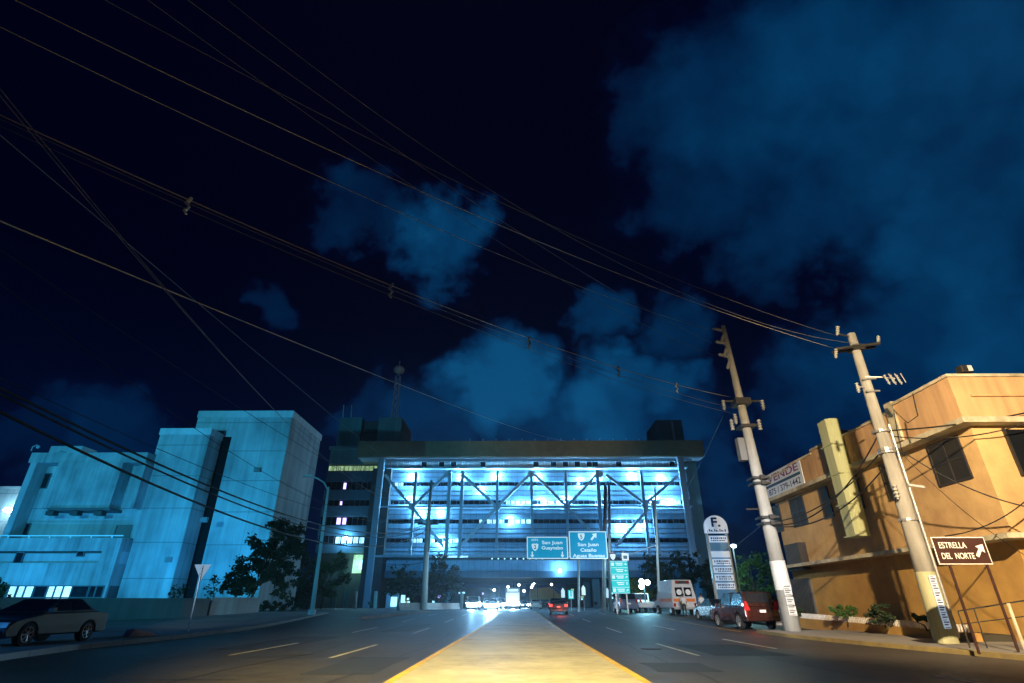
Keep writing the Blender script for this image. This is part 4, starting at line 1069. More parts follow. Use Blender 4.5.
# ------------------------------------------------------------------ vehicles (local frame: +y is forward)
def side_profile(pts, wheels, r):
    """closed side outline with round arches cut over the wheels; pts run from rear bottom over the top to front bottom"""
    out = list(pts)
    for wy in sorted(wheels, reverse=True):
        for k in range(9):
            a = math.pi * k / 8; out.append((wy + r * math.cos(a), pts[0][1] + max(0, r * math.sin(a)) * 1.0))
    return out
def glass(mb, P, n=.012):
    P = [Vector(p) for p in P]; nn = (P[1] - P[0]).cross(P[2] - P[0]).normalized()
    c = sum(P, Vector()) / len(P)
    return mb.extrude(P, nn * n)
def car(name, label, cat, loc, rz, paint, kind='sedan', tails='tail_off', heads='lens_clear', group=None, plate=True, ln=1.0):
    t = thing(name, label, cat, loc, rz, group)
    if kind == 'sedan':
        W, wy, wr = .86, (-1.32, 1.36), .33
        body = [(-2.2, .28), (-2.27, .55), (-2.2, .93), (-1.6, 1.0), (-1.0, .98), (.85, .95), (1.95, .76), (2.2, .6), (2.24, .4), (2.18, .24)]
        cab = [(-1.55, .985), (1.05, .94), (.12, 1.38), (-.85, 1.40)]; zi = .19
    elif kind == 'suv':
        W, wy, wr = .93, (-1.4, 1.4), .38
        body = [(-2.3, .38), (-2.36, .6), (-2.3, 1.08), (.9, 1.08), (2.0, .98), (2.25, .85), (2.28, .5), (2.22, .34)]
        cab = [(-2.26, 1.075), (1.15, 1.07), (.35, 1.76), (-2.05, 1.80)]; zi = .14
    else:   # pickup / box van body without the box
        W, wy, wr = .95, (-1.75, 1.75), .40
        body = [(-2.7, .45), (-2.72, .6), (-2.7, 1.0), (.2, 1.0), (2.1, 1.05), (2.55, .95), (2.62, .5), (2.55, .4)]
        cab = [(.1, .995), (2.0, 1.04), (1.25, 1.85), (.2, 1.88)]; zi = .12
    prof = side_profile(body, wy, wr + .06)
    MB().extrude([(-W, y * ln, z) for y, z in prof], (2 * W, 0, 0)).build('body', paint, t, local=True, bevel=.05)
    (y0, z0), (y1, z1), (y2, z2), (y3, z3) = [(y * ln, z) for y, z in cab]
    c = MB()
    B = [(-W + .03, y0, z0), (W - .03, y0, z0), (W - .03, y1, z1), (-W + .03, y1, z1)]
    T = [(-W + zi, y3, z3), (W - zi, y3, z3), (W - zi, y2, z2), (-W + zi, y2, z2)]
    c.face(B); c.face(T)
    for k in range(4): c.face([B[k], B[(k + 1) % 4], T[(k + 1) % 4], T[k]])
    cb = c.build('cabin', paint, t, local=True, bevel=.04)
    def q(Pa, Pb, Pc, Pd, u0, u1, v0, v1):
        Pa, Pb, Pc, Pd = map(Vector, (Pa, Pb, Pc, Pd))
        f_ = lambda u, v: (Pa.lerp(Pb, u)).lerp(Pd.lerp(Pc, u), v)
        return [f_(u0, v0), f_(u1, v0), f_(u1, v1), f_(u0, v1)]
    def pane(nm, P, out):
        P = [p + Vector(out) * .008 for p in P]
        MB().extrude(P, Vector(out) * .012).build(nm, 'dark_glass', t, local=True)
    pane('windscreen', q(B[2], B[3], T[3], T[2], .06, .94, .1, .92), (0, .8, .5))
    pane('rear_window', q(B[0], B[1], T[1], T[0], .08, .92, .25, .9), (0, -.9, .4))
    for s, (a, b_, c_, d) in ((1, (B[1], B[2], T[2], T[1])), (-1, (B[0], B[3], T[3], T[0]))):
        for u0, u1 in (((.08, .47), (.52, .9)) if kind != 'van' else ((.2, .85),)):
            pane('side_window', q(a, b_, c_, d, u0, u1, .12, .88), (s, 0, .2))
    for s in (-1, 1):
        MB().extrude([(s * (W + .03), y1 - .18, z1 + .03), (s * (W + .03), y1 - .36, z1 + .03), (s * (W + .03), y1 - .36, z1 + .17), (s * (W + .03), y1 - .2, z1 + .15)], (s * .16, 0, 0)).build('mirror', paint, t, local=True)
        for w_ in wy:
            wl = MB().tube([(s * (W - .2), w_ * ln, wr), (s * (W - .01), w_ * ln, wr)], wr, 20).build('wheel', 'rubber', t, local=True)
            rm = MB(); rm.tube([(s * (W - .012), w_ * ln, wr), (s * (W + .004), w_ * ln, wr)], wr * .22, 10)
            for k in range(7):
                a = 2 * math.pi * k / 7; rm.tube([(s * (W - .003), w_ * ln, wr), (s * (W - .003), w_ * ln + wr * .64 * math.cos(a), wr + wr * .64 * math.sin(a))], wr * .075, 5)
            n_ = 20; rm.tube([(s * (W - .006), w_ * ln + wr * .66 * math.cos(2 * math.pi * k / n_), wr + wr * .66 * math.sin(2 * math.pi * k / n_)) for k in range(n_ + 1)], .02, 5)
            rm.build('rim', 'alloy', wl, local=True)
    yf, yb = body[-2][0] * ln, body[1][0] * ln
    zh = .62 if kind == 'sedan' else .82
    for s in (-1, 1):
        MB().extrude([(s * (W - .42), yf - .03, zh - .09), (s * (W - .04), yf - .1, zh - .07), (s * (W - .04), yf - .14, zh + .07), (s * (W - .42), yf - .08, zh + .08)], (0, .07, 0)).build('headlight', heads, t, local=True)
        zt = .78 if kind == 'sedan' else 1.0
        MB().extrude([(s * (W - .3), yb + .06, zt - .1), (s * (W - .02), yb + .09, zt - .1), (s * (W - .02), yb + .09, zt + (.1 if kind == 'sedan' else .34)), (s * (W - (.3 if kind == 'sedan' else .16)), yb + .06, zt + (.1 if kind == 'sedan' else .34))], (0, -.06, 0)).build('tail_light', tails, t, local=True)
    MB().box(-W + .1, W - .1, yf - .06, yf + .045, .30, .46).build('front_bumper', paint, t, local=True, bevel=.03)
    g_ = MB()
    for k in range(5): g_.box(-.36, .36, yf - .02, yf + .028, zh - .10 + k * .045, zh - .08 + k * .045)
    g_.build('grille', 'galvanised', t, local=True)
    MB().box(-W + .04, W - .04, yb - .06, yb + .06, body[0][1] + .02, body[0][1] + .2).build('rear_bumper', paint, t, local=True, bevel=.03)
    if plate:
        MB().box(-.16, .16, yb - .085, yb - .03, (.62 if kind == 'sedan' else .8), (.72 if kind == 'sedan' else .93)).build('license_plate', 'sign_white', t, local=True)
    return t

# parked sedan at the left, its nose towards the camera
wf, wr_ = gnd(39, 645, .15), gnd(91, 640.5, .15)
hd = (wf - wr_); hd.z = 0; hd.normalize()
ctr = (wf + wr_) / 2 + Vector((hd.y, -hd.x, 0)) * .80 + hd * .45
sd = car('parked_sedan', 'grey sedan parked before the long dark wall', 'car', (ctr.x, ctr.y, gz(ctr.y) + .15), math.atan2(hd.y, hd.x) - math.pi / 2, 'car_silver', 'sedan'); sd.scale = (.93, .93, .93)
# red van and the dark car before it
sc_ = Vector((fx(760, 610, 31.2), 31.2, 0))
car('parked_van', 'dark red boxy van with a white plate parked behind the tall pole', 'van', (sc_.x, 33.7, gz(33)), R(4), 'car_red', 'suv', tails='tail_off')
car('parked_car', 'dark car parked ahead of the red van near the tenant sign', 'car', (fx(724, 605, 42), 44, gz(44)), R(4), 'car_dark', 'sedan')
car('parked_car', 'blue-grey hatchback at the kerb under the teal list sign', 'car', (fx(628.5, 605, 60), 62, gz(62)), R(2), 'car_blue', 'suv', ln=.85)
car('pickup_truck', 'pale pickup truck between the blue-grey car and the ambulance', 'truck', (fx(648, 605, 62), 65, gz(64)), R(3), 'car_white', 'van')
car('moving_car', 'silver sedan with red tail lights lit heading under the building', 'car', (fx(559.5, 605, 55), 57, gz(56)), R(-3), 'car_silver', 'sedan', tails='tail_on')
car('moving_car', 'distant pale car left of the red-tailed silver sedan', 'car', (fx(536, 603, 92), 94, gz(94)), 0, 'car_white', 'sedan', tails='tail_off')
car('moving_car', 'distant dark car with lit red tail lights beside the pale one', 'car', (fx(545, 603, 96), 98, gz(96)), 0, 'car_dark', 'sedan', tails='tail_on')
lamp('red_road_glow', 'POINT', (sc_.x - .5, 30.7, 1.0), 14, (1, .08, .05), .2)  # red spill added behind the van, whose tail lights are off
lamp('red_road_glow', 'POINT', (fx(559.5, 605, 55), 54, 1.0), 50, (1, .08, .05), .2)

# oncoming cars with their headlights on
oc = [((-3.5, 78), 'nearest oncoming car with glaring headlights beside the median end'), ((-6.6, 88), 'oncoming car with headlights on in the middle left lane'),
      ((-3.4, 92), 'second oncoming car with glaring headlights in the inner lane'), ((-3.3, 110), 'third oncoming car with headlights on under the bridge'),
      ((-3.4, 128), 'far oncoming car with headlights on behind the third in the inner lane'), ((-6.2, 122), 'far oncoming car with headlights on in the middle left lane'), ((1.6, 138), 'farthest oncoming car with headlights on beyond the bridge')]
for i, ((x, y), lb) in enumerate(oc):
    car('oncoming_car', lb, 'car', (x, y, gz(y)), math.pi, ('car_white', 'car_white', 'car_silver', 'car_white')[i % 4], 'sedan' if i % 2 == 0 else 'suv', heads='headlight_on', group='oncoming cars with headlights on', plate=False)
    if i < 5: lamp('headlight_glow', 'SPOT', (x, y - 2.75, gz(y) + .72), (12000, 5000, 12000, 9000, 9000)[i], (.30, .66, 1.0), .25, (x * .4 + .4, 0, .3), 27, 1.0)
    if i < 5: lamp('bumper_glow', 'POINT', (x, y - 3.1, gz(y) + .6), (1300, 420, 1300, 700, 500)[i], (.35, .72, 1.0), .2)
    lamp('headlight_beam', 'SPOT', (x, y - 2.6, gz(y) + .75), (75000, 15000, 75000, 50000, 40000, 12000, 20000)[i], (.28, .62, 1.0), .15, (x * .6, y - 60, .55), 20, 1.0)

bs = thing('added_bus', 'added oncoming bus with brightly lit windscreen just right of the headlight glare', 'bus', (-.9, 104, gz(104)), math.pi)  # bus added with a glowing front to enlarge the headlight glare
MB().box(-1.25, 1.25, -5.5, 5.5, .4, 3.2).build('body', 'car_white', bs, local=True, bevel=.12)
MB().box(-1.1, 1.1, 5.49, 5.53, 1.25, 2.45).build('windscreen', 'bus_glow', bs, local=True)
MB().box(-.9, .9, 5.49, 5.54, 2.62, 3.0).build('destination_board', 'bus_glow', bs, local=True)
for s_ in (-1, 1):
    MB().tube([(s_ * .95, 5.5, .8), (s_ * .95, 5.56, .8)], .17, 12).build('headlight', 'headlight_on', bs, local=True)
    MB().tube([(s_ * .55, 5.5, .72), (s_ * .55, 5.56, .72)], .12, 12).build('fog_lamp', 'headlight_on', bs, local=True)
    for y0 in (-3.4, 3.3): MB().tube([(s_ * 1.0, y0, .48), (s_ * 1.27, y0, .48)], .48, 16).build('wheel', 'rubber', bs, local=True)
    MB().box(s_ * 1.26 - .01, s_ * 1.26 + .01, -5.0, 5.0, 1.5, 2.5).build('side_window', 'dark_glass', bs, local=True)
lamp('bus_glow_light', 'POINT', (-.9, 97.9, gz(104) + .5), 160, (.6, .85, 1.0), .3)
lamp('headlight_beam', 'SPOT', (-.9, 98.3, gz(104) + .8), 36000, (.3, .66, 1.0), .2, (-.5, 38, .6), 20, 1.0)

# ambulance seen from behind
AY = 54.0
ax = fx(684.5, 600, AY)
am = thing('ambulance', 'white box ambulance seen from behind with round dark rear windows', 'ambulance', (ax, AY, gz(AY)), R(5))
bx_ = MB().extrude([(-1.12, 0, .62), (1.12, 0, .62), (1.12, 0, 1.5), (.92, .25, 2.95), (-.92, .25, 2.95), (-1.12, 0, 1.5)], (0, 3.6, 0)).build('box_body', 'car_white', am, local=True, bevel=.06)
MB().extrude([(-.95, 3.61, .6), (-.95, 5.9, .6), (-.95, 5.9, 1.15), (-.95, 5.1, 1.3), (-.95, 4.5, 2.05), (-.95, 3.61, 2.1)], (1.9, 0, 0)).build('cab', 'car_white', am, local=True, bevel=.05)
MB().box(-.62, .62, .0, .26, 2.62, 2.86).build('light_bar', 'dark_metal', am, local=True)
for s in (-1, 1):
    MB().box(s * .5 - .13, s * .5 + .13, -.03, .06, 2.65, 2.83).build('beacon', 'tail_off', am, local=True)
    dw = MB().extrude([(s * .08, -.02, 1.55), (s * .75, -.02, 1.55), (s * .75, .12, 2.3), (s * .08, .12, 2.3)], (0, -.02, 0)).build('rear_window', 'dark_glass', am, local=True)
    MB().tube([(s * .42, .03, 1.9), (s * .42, -.02, 1.9)], .24, 16).build('window_disc', 'sign_white', dw, local=True)
    MB().box(s * .58 - .42, s * .58 + .42, -.03, .02, 1.12, 1.38).build('orange_stripe', 'orange_stripe', am, local=True)
    MB().box(s * .95 - .1, s * .95 + .1, -.04, .02, .72, 1.0).build('tail_light', 'tail_off', am, local=True)
    for y in (.9, 4.6):
        wl = MB().tube([(s * .82, y, .42), (s * 1.08, y, .42)], .42, 18).build('wheel', 'rubber', am, local=True)
        MB().tube([(s * 1.082, y, .42), (s * 1.095, y, .42)], .24, 14).build('rim', 'alloy', wl, local=True)
    MB().box(s * 1.122 - .005, s * 1.122 + .005, .3, 3.4, 1.12, 1.38).build('side_stripe', 'orange_stripe', am, local=True)
MB().box(-.01, .01, -.012, .003, .7, 1.5).build('door_seam', 'dark_frame', am, local=True)
MB().box(-.3, .3, -.035, .01, .85, 1.0).build('license_plate', 'sign_white', am, local=True)
MB().box(-1.05, 1.05, -.25, .003, .5, .615).build('step_bumper', 'galvanised', am, local=True)


# ------------------------------------------------------------------ people
def person(label, loc, rz, lean=0.0, armbend=.25):
    t = thing('person', label, 'person', loc, rz)
    V_, E_, Rr = [], [], []
    def v(p, r, par=None):
        V_.append(p); Rr.append(r)
        if par is not None: E_.append((par, len(V_) - 1))
        return len(V_) - 1
    pel = v((0, 0, .95), .155); wa = v((0, .0, 1.12), .145, pel); ch = v((0, -.01, 1.33), .17, wa); nk = v((0, .0, 1.50), .062, ch)
    hd_ = v((0, .02, 1.58), .085, nk); h2 = v((0, .03, 1.67), .098, hd_); h3 = v((0, .015, 1.735), .07, h2)
    no = v((0, .135, 1.625), .014, h2)
    for s in (-1, 1):
        v((s * .10, .01, 1.64), .015, h2)
        hp = v((s * .10, 0, .88), .095, pel); kn = v((s * .115, .03 * s, .48), .062, hp); an = v((s * .12, .02 * s, .09), .042, kn); v((s * .135, .17 + .02 * s, .04), .036, an)
        sh_ = v((s * .19, -.01, 1.42), .066, ch); el_ = v((s * .25, -.03 + .04 * armbend, 1.13), .045, sh_); wr__ = v((s * .26, .05 + .2 * armbend, .90), .03, el_)
        pa = v((s * .26, .07 + .22 * armbend, .83), .034, wr__)
        for k, (dx, l_) in enumerate(((-.03, .075), (-.01, .085), (.01, .08), (.03, .06))):
            f1 = v((s * .26 + dx * .3, .075 + .22 * armbend + dx, .79), .0095, pa); v((s * .255 + dx * .3, .09 + .22 * armbend + dx, .79 - l_), .008, f1)
        th_ = v((s * .24, .12 + .22 * armbend, .83), .011, wr__); v((s * .235, .135 + .22 * armbend, .79), .009, th_)
    me = bpy.data.meshes.new('person_skeleton'); me.from_pydata(V_, E_, [])
    tmp = bpy.data.objects.new('tmp', me); col.objects.link(tmp)
    sk = tmp.modifiers.new('skin', 'SKIN'); sk.use_smooth_shade = True
    for i, r in enumerate(Rr): me.skin_vertices[0].data[i].radius = (r, r * (.72 if i in (pel, wa, ch) else 1)); me.skin_vertices[0].data[i].use_root = (i == pel)
    sb = tmp.modifiers.new('sub', 'SUBSURF'); sb.levels = 1; sb.render_levels = 1
    bpy.context.view_layer.update()
    m2 = bpy.data.meshes.new_from_object(tmp.evaluated_get(bpy.context.evaluated_depsgraph_get()))
    bpy.data.objects.remove(tmp)
    for n_ in ('skin', 'shirt_white', 'trousers_dark', 'rubber'): m2.materials.append(M[n_])
    for p in m2.polygons:
        c = p.center; p.use_smooth = True
        p.material_index = 3 if c.z < .1 else 2 if (c.z < .97 and abs(c.x) < .205) else 1 if (c.z < 1.47 and (abs(c.x) < .22 or c.z > 1.16)) else 0
    bo = bpy.data.objects.new('body', m2); col.objects.link(bo); bo.parent = t
    hb = MB().ball((0, -.01, 1.70), .108, 14, 8, (.98, 1.05, 1.0)); hb.build('hair', 'hair', t, smooth=True, local=True)
    t.rotation_euler = (lean, 0, rz)
    return t
person('person in white shirt and dark trousers standing right of the ambulance', (fx(702, 605, 50), 50, gz(50)), R(10))
person('person in white shirt standing close behind the right rear of the ambulance', (fx(684.5, 605, 52), 52.2, gz(52)), R(-12), armbend=.9)

# ------------------------------------------------------------------ trees and plants
def tree(name, label, Yd, base_px, blobs, leafm, n=1500, ls=.34, cat='tree', trunk_r=.16, seed=1, group=None, zbase=None, trunkm='bark', depthk=1.0):
    rnd = random.Random(seed)
    bx_, zb = fx(base_px, 600, Yd), gz(Yd) if zbase is None else zbase
    t = thing(name, label, cat, (bx_, Yd, zb), group=group)
    B = []
    for px, py, rp in blobs:
        c = at(px, py, Yd); r = abs(fx(px + rp, py, Yd) - c.x); B.append((c + Vector((0, rnd.uniform(-.4, .4) * r, 0)), r))
    tr = MB()
    low = Vector((bx_, Yd, zb)); cen = sum((c for c, r in B), Vector()) / len(B)
    fork = low.lerp(cen, .55); fork.x += rnd.uniform(-.2, .2)
    tr.tube([low - Vector((0, 0, .1)), low.lerp(fork, .5) + Vector((rnd.uniform(-.1, .1), 0, 0)), fork], [trunk_r, trunk_r * .8, trunk_r * .6], 8)
    for c, r in B:
        mid = fork.lerp(c, .5) + Vector((rnd.uniform(-.2, .2) * r, rnd.uniform(-.2, .2) * r, .1 * r))
        tr.tube([fork, mid, c], [trunk_r * .55, trunk_r * .35, trunk_r * .12], 6)
        for k in range(5):
            d = Vector((rnd.gauss(0, 1), rnd.gauss(0, 1), rnd.gauss(.3, 1))).normalized() * r * .9; tr.tube([mid.lerp(c, .5), c + d * .6, c + d], [trunk_r * .2, trunk_r * .1, trunk_r * .05], 4)
    tr.build('trunk', trunkm, t, smooth=True)
    cr = MB(); tot = sum(r * r for c, r in B)
    for c, r in B:
        clumps = []
        for k in range(max(5, int(14 * r / 2 + 5))):
            d = Vector((rnd.gauss(0, 1), rnd.gauss(0, 1) * depthk, rnd.gauss(0, .9))).normalized() * r * rnd.uniform(.35, 1.05); clumps.append((c + d, r * rnd.uniform(.18, .42)))
        for k in range(int(n * r * r / tot)):
            cc, rr = rnd.choice(clumps)
            p = cc + Vector((rnd.gauss(0, .5), rnd.gauss(0, .5), rnd.gauss(0, .42))) * rr
            a = Vector((rnd.gauss(0, 1), rnd.gauss(0, 1), rnd.gauss(-.2, .7))).normalized(); b_ = a.orthogonal().normalized()
            s = ls * rnd.uniform(.55, 1.25)
            cr.face([p - a * s * .5, p + b_ * s * .28 - a * .05 * s, p + a * s * .5, p - b_ * s * .28 - a * .05 * s])
    cr.build('crown', leafm, t)
    return t
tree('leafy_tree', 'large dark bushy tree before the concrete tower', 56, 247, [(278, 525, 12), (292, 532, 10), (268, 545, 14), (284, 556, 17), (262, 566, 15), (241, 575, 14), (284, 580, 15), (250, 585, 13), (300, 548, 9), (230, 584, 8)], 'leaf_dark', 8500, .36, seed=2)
tree('leafy_tree', 'green lit tree right of the tall street lamp', 100, 322, [(318, 565, 12), (330, 575, 13), (340, 562, 10), (312, 585, 13), (328, 592, 12), (345, 580, 8)], 'leaf', 2600, .5, seed=3)
tree('leafy_tree', 'dark tree behind the street lamp beside the tower foot', 92, 305, [(302, 560, 12), (309, 580, 13), (300, 592, 12)], 'leaf_dark', 1800, .5, seed=4)
tree('slender_sapling', 'thin half-bare sapling in front of the pale wall', 58, 213, [(213, 580, 7), (217, 590, 7), (207, 593, 6)], 'leaf_dark', 160, .3, seed=5, trunk_r=.09)
tree('slender_sapling', 'half-bare shrub against the base of the stair tower', 58, 178, [(172, 592, 6), (182, 590, 6), (177, 596, 5)], 'leaf_dark', 150, .28, seed=6, trunk_r=.05)
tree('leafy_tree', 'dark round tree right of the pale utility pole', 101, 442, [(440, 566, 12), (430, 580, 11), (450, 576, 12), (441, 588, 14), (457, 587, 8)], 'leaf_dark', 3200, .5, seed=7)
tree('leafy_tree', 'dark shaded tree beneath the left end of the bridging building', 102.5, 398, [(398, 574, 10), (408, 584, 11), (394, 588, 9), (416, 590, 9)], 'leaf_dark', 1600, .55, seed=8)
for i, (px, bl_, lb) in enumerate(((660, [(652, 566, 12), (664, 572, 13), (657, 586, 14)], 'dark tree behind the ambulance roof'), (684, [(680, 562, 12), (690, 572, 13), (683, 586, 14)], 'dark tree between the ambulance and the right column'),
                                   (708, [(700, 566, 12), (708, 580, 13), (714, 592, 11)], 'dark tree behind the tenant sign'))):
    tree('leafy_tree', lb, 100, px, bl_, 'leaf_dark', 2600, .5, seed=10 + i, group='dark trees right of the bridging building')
tree('leafy_tree', 'green lit tree between the tenant sign and tall pole', 72, 755, [(748, 566, 12), (760, 562, 11), (770, 570, 10), (752, 582, 13), (768, 586, 12), (740, 578, 10), (738, 592, 10), (780, 590, 9)], 'leaf', 3600, .36, seed=14)
tree('leafy_tree', 'bright green palm-like shrub behind the teal list sign', 88, 636, [(634, 584, 8), (641, 590, 8), (648, 594, 7), (632, 596, 7)], 'leaf_yellow', 1100, .5, seed=15, trunk_r=.1)
tree('dark_hedge', 'low dark hedge at the foot of the tower by the street lamp', 68, 280, [(263, 606, 6), (272, 606, 6), (282, 605, 6), (292, 604, 6), (300, 604, 5)], 'leaf_dark', 1600, .3, seed=16, cat='hedge', trunk_r=.05)
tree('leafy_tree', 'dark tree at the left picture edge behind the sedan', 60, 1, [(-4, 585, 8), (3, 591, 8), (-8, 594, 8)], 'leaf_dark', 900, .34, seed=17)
for i, (px, Yd, bl_, lb, m_) in enumerate(((842, 28.6, [(836, 612, 7), (846, 613, 8), (851, 611, 6)], 'rounded green shrub in the planter by the yellow duct', 'leaf'), (880, 25.2, [(874, 614, 8), (884, 611, 9), (888, 618, 8), (880, 620, 7)], 'largest dark shrub in the planter', 'leaf_dark'),
                                  (918, 23.3, [(914, 616, 4), (923, 618, 5)], 'small spiky plant in the planter beside the near pole', 'leaf'), (801, 33.4, [(799, 611, 4), (803, 613, 4)], 'small dark plant at the planter end beside the tall pole', 'leaf_dark'))):
    tree('planter_shrub', lb, Yd, px, bl_, m_, 900 if i < 2 else 260, .17, cat='shrub', seed=20 + i, trunk_r=.03, zbase=.45, group='shrubs in the ochre planter')

# ------------------------------------------------------------------ island kerb, barriers and rubble on the left
isl = [gnd(*p) for p in ((368, 619), (430, 612.3))]
i_ = MB()
a, c = isl
n = Vector((-(c.y - a.y), c.x - a.x, 0)).normalized() * 1.6
i_.extrude([a - Vector((0, 0, .1)), c - Vector((0, 0, .1)), c + n - Vector((0, 0, .1)), a + n * .4 - Vector((0, 0, .1))], (0, 0, .26))
struct(i_.build('traffic_island', 'pale_wall'))
def jersey(label, p0, p1, m):
    A, B = p0, p1; d = (B - A).normalized(); n = Vector((-d.y, d.x, 0))
    t = thing('concrete_barrier', label, 'barrier', (A + B) / 2, group='concrete barriers along the left ramp')
    P = [(-.3, 0), (.3, 0), (.26, .2), (.12, .4), (.08, .9), (-.08, .9), (-.12, .4), (-.26, .2)]
    MB().extrude([A + n * x + Vector((0, 0, z)) for x, z in P], B - A).build('barrier_body', m, t)
bpts = [Vector((fx(px, 606, Yd), Yd, gz(Yd) - .02)) for px, Yd in ((398, 78), (412, 82), (426, 86), (442, 91), (459, 96))]
for k, lb in enumerate(('grey concrete barrier nearest the pale utility pole on its left', 'grey concrete barrier just at the foot of the pale utility pole', 'concrete barrier right of the pale utility pole', 'brightest white concrete barrier beside the oncoming headlights')):
    d = (bpts[k + 1] - bpts[k]); jersey(lb, bpts[k] + d * .01, bpts[k + 1] - d * .01, 'pale_wall' if k < 2 else 'sign_white')
ra, rb_ = gnd(129, 637, .15), gnd(160, 635.5, .15)
rt_ = thing('kerb_block', 'chipped pale concrete block lying on the pavement near the yield sign', 'block', (ra + rb_) / 2)
d = rb_ - ra; n = Vector((-d.y, d.x, 0)).normalized()
MB().extrude([ra, ra + d * .1 + Vector((0, 0, .28)), ra + d * .35 + Vector((0, 0, .22)), ra + d * .6 + Vector((0, 0, .17)), rb_], n * .5).build('block', 'sign_white', rt_, bevel=.03)
# thin bollards before the wing
for px, lb in ((336, 'left bollard'), ):
    pass
for px, y0, lb in ((375.5, 592, 'slim white post beside the left great column'), (355.5, 592, 'slim white post standing left of the great column'), (461.5/1.0, 594, 'slim grey post by the ramp barriers')):
    q = Vector((fx(px, 604, 104), 104, gz(104))); r_ = thing('bollard_post', lb, 'post', q)
    MB().tube([q, at(px + .4, y0, 104)], .3, 8).build('post', 'pole_pale', r_); MB().ball(at(px + .4, y0, 104), .32, 8, 5, (1, 1, .5)).build('cap', 'pole_pale', r_)

# ------------------------------------------------------------------ what shows beyond the bridge
rp = thing('approach_ramp', 'yellow sodium-lit ramp wall beyond the bridge opening', 'ramp', (fx(547, 600, 175), 175, 0))
R_ = [at(px, py, 175) for px, py in ((530, 590), (536, 588), (549, 587.2), (557, 592), (566, 600), (566, 604.5), (530, 604.5))]
for p in R_[-2:]: p.z = .3
MB().extrude(R_, (0, 12, 0)).build('retaining_wall', 'ramp_yellow', rp)
MB().tube([p + Vector((0, -.2, .9)) for p in R_[:5]], .12, 5).build('rail', 'galvanised', rp)
lamp('sodium_light', 'SPOT', (fx(547, 600, 150), 152, 11), 9000, (1, .62, .15), .3, (fx(547, 600, 175), 175, 3), 80, .8)
for i, (px, py, Yd, mm, lb) in enumerate(((535.5, 580, 165, 'lamp_white', 'first distant lamp of the row above the yellow ramp'), (534, 582.8, 185, 'lamp_white', 'second distant lamp of the row above the yellow ramp'), (532.8, 585, 210, 'lamp_white', 'third distant lamp of the row above the yellow ramp'),
                                     (531.6, 587, 240, 'lamp_white', 'fourth and lowest distant lamp above the yellow ramp'), (512, 581, 170, 'lamp_white', 'bright distant lamp above the oncoming cars'), (508, 587, 200, 'lamp_white', 'distant lamp just above the headlight glare'),
                                     (519, 585, 190, 'lamp_white', 'distant lamp right of the headlight glare'), (551.5, 584.5, 170, 'lamp_warm', 'warm distant lamp above the right end of the ramp'), (494, 590, 180, 'lamp_white', 'distant lamp left of the headlight glare'), (524, 591, 230, 'lamp_white', 'lowest distant lamp between glare and ramp'))):
    q = at(px, py, Yd); r_ = thing('distant_lamp', lb, 'street lamp', (q.x, Yd, 0), group='distant street lamps beyond the bridge')
    MB().tube([(q.x + .5, Yd + .2, 0), (q.x + .5, Yd + .2, q.z)], .12, 6).build('pole', 'dark_metal', r_)
    MB().ball(q, .0019 * Yd, 10, 6).build('lamp_head', mm, r_)
for px0, px1, py, Yd, lb, seed in ((455, 500, 588, 260, 'dark far block seen through the left of the bridge opening', 1), (566, 600, 584, 240, 'dark far block seen right of the yellow ramp', 2), (600, 640, 590, 230, 'dark red lit low building behind the gantry mast', 3), (395, 447, 592, 220, 'dark far block behind the trees left of the opening', 4)):
    x0, x1, z1 = fx(px0, py, Yd), fx(px1, py, Yd), fz((px0 + px1) / 2, py, Yd)
    r_ = thing('distant_building', lb, 'building', ((x0 + x1) / 2, Yd, 0))
    MB().box(x0, x1, Yd, Yd + 15, 0, z1).build('wall', 'dark_concrete', r_)
    rnd = random.Random(seed)
    for k in range(7):
        xx = rnd.uniform(x0 + 1, x1 - 2); zz = rnd.uniform(1.5, z1 - 1.5)
        MB().box(xx, xx + rnd.uniform(.6, 1.4), Yd - .05, Yd + .02, zz, zz + .7).build('lit_window', ('lit_cool', 'lit_green', 'lit_violet')[k % 3], r_)
for px, py, Yd, lb in ((409, 592, 110, 'small lit kiosk window under the dark shaded tree'), ):
    pass
ki = thing('lit_kiosk', 'small lit booth in the shade left of the pale utility pole', 'booth', (fx(393, 600, 116), 116, gz(116)))
MB().box(fx(386, 600, 116), fx(398, 600, 116), 116, 118, .5, fz(392, 593, 116)).build('wall', 'pale_wall', ki)
MB().box(fx(391, 600, 116), fx(397, 600, 116), 115.9, 115.99, 1.0, fz(392, 597, 116)).build('lit_window', 'lit_cool', ki)
MB().box(fx(401, 600, 116), fx(404.5, 600, 116), 115.9, 116.5, .7, fz(402, 595, 116)).build('lit_door', 'lit_cool', ki)

# ------------------------------------------------------------------ night haze
hzm = bpy.data.materials.new('haze'); hzm.use_nodes = True
hn = hzm.node_tree; hn.nodes.remove(hn.nodes['Principled BSDF'])
pv = hn.nodes.new('ShaderNodeVolumePrincipled'); pv.inputs['Density'].default_value = HAZE; pv.inputs['Color'].default_value = (.85, .92, 1, 1); pv.inputs['Anisotropy'].default_value = .75
hn.links.new(pv.outputs[0], hn.nodes['Material Output'].inputs['Volume'])
M['haze'] = hzm
hb_ = MB().box(-960, 960, -64, 2560, -6.5, 114).build('haze', 'haze'); hb_['kind'] = 'stuff'

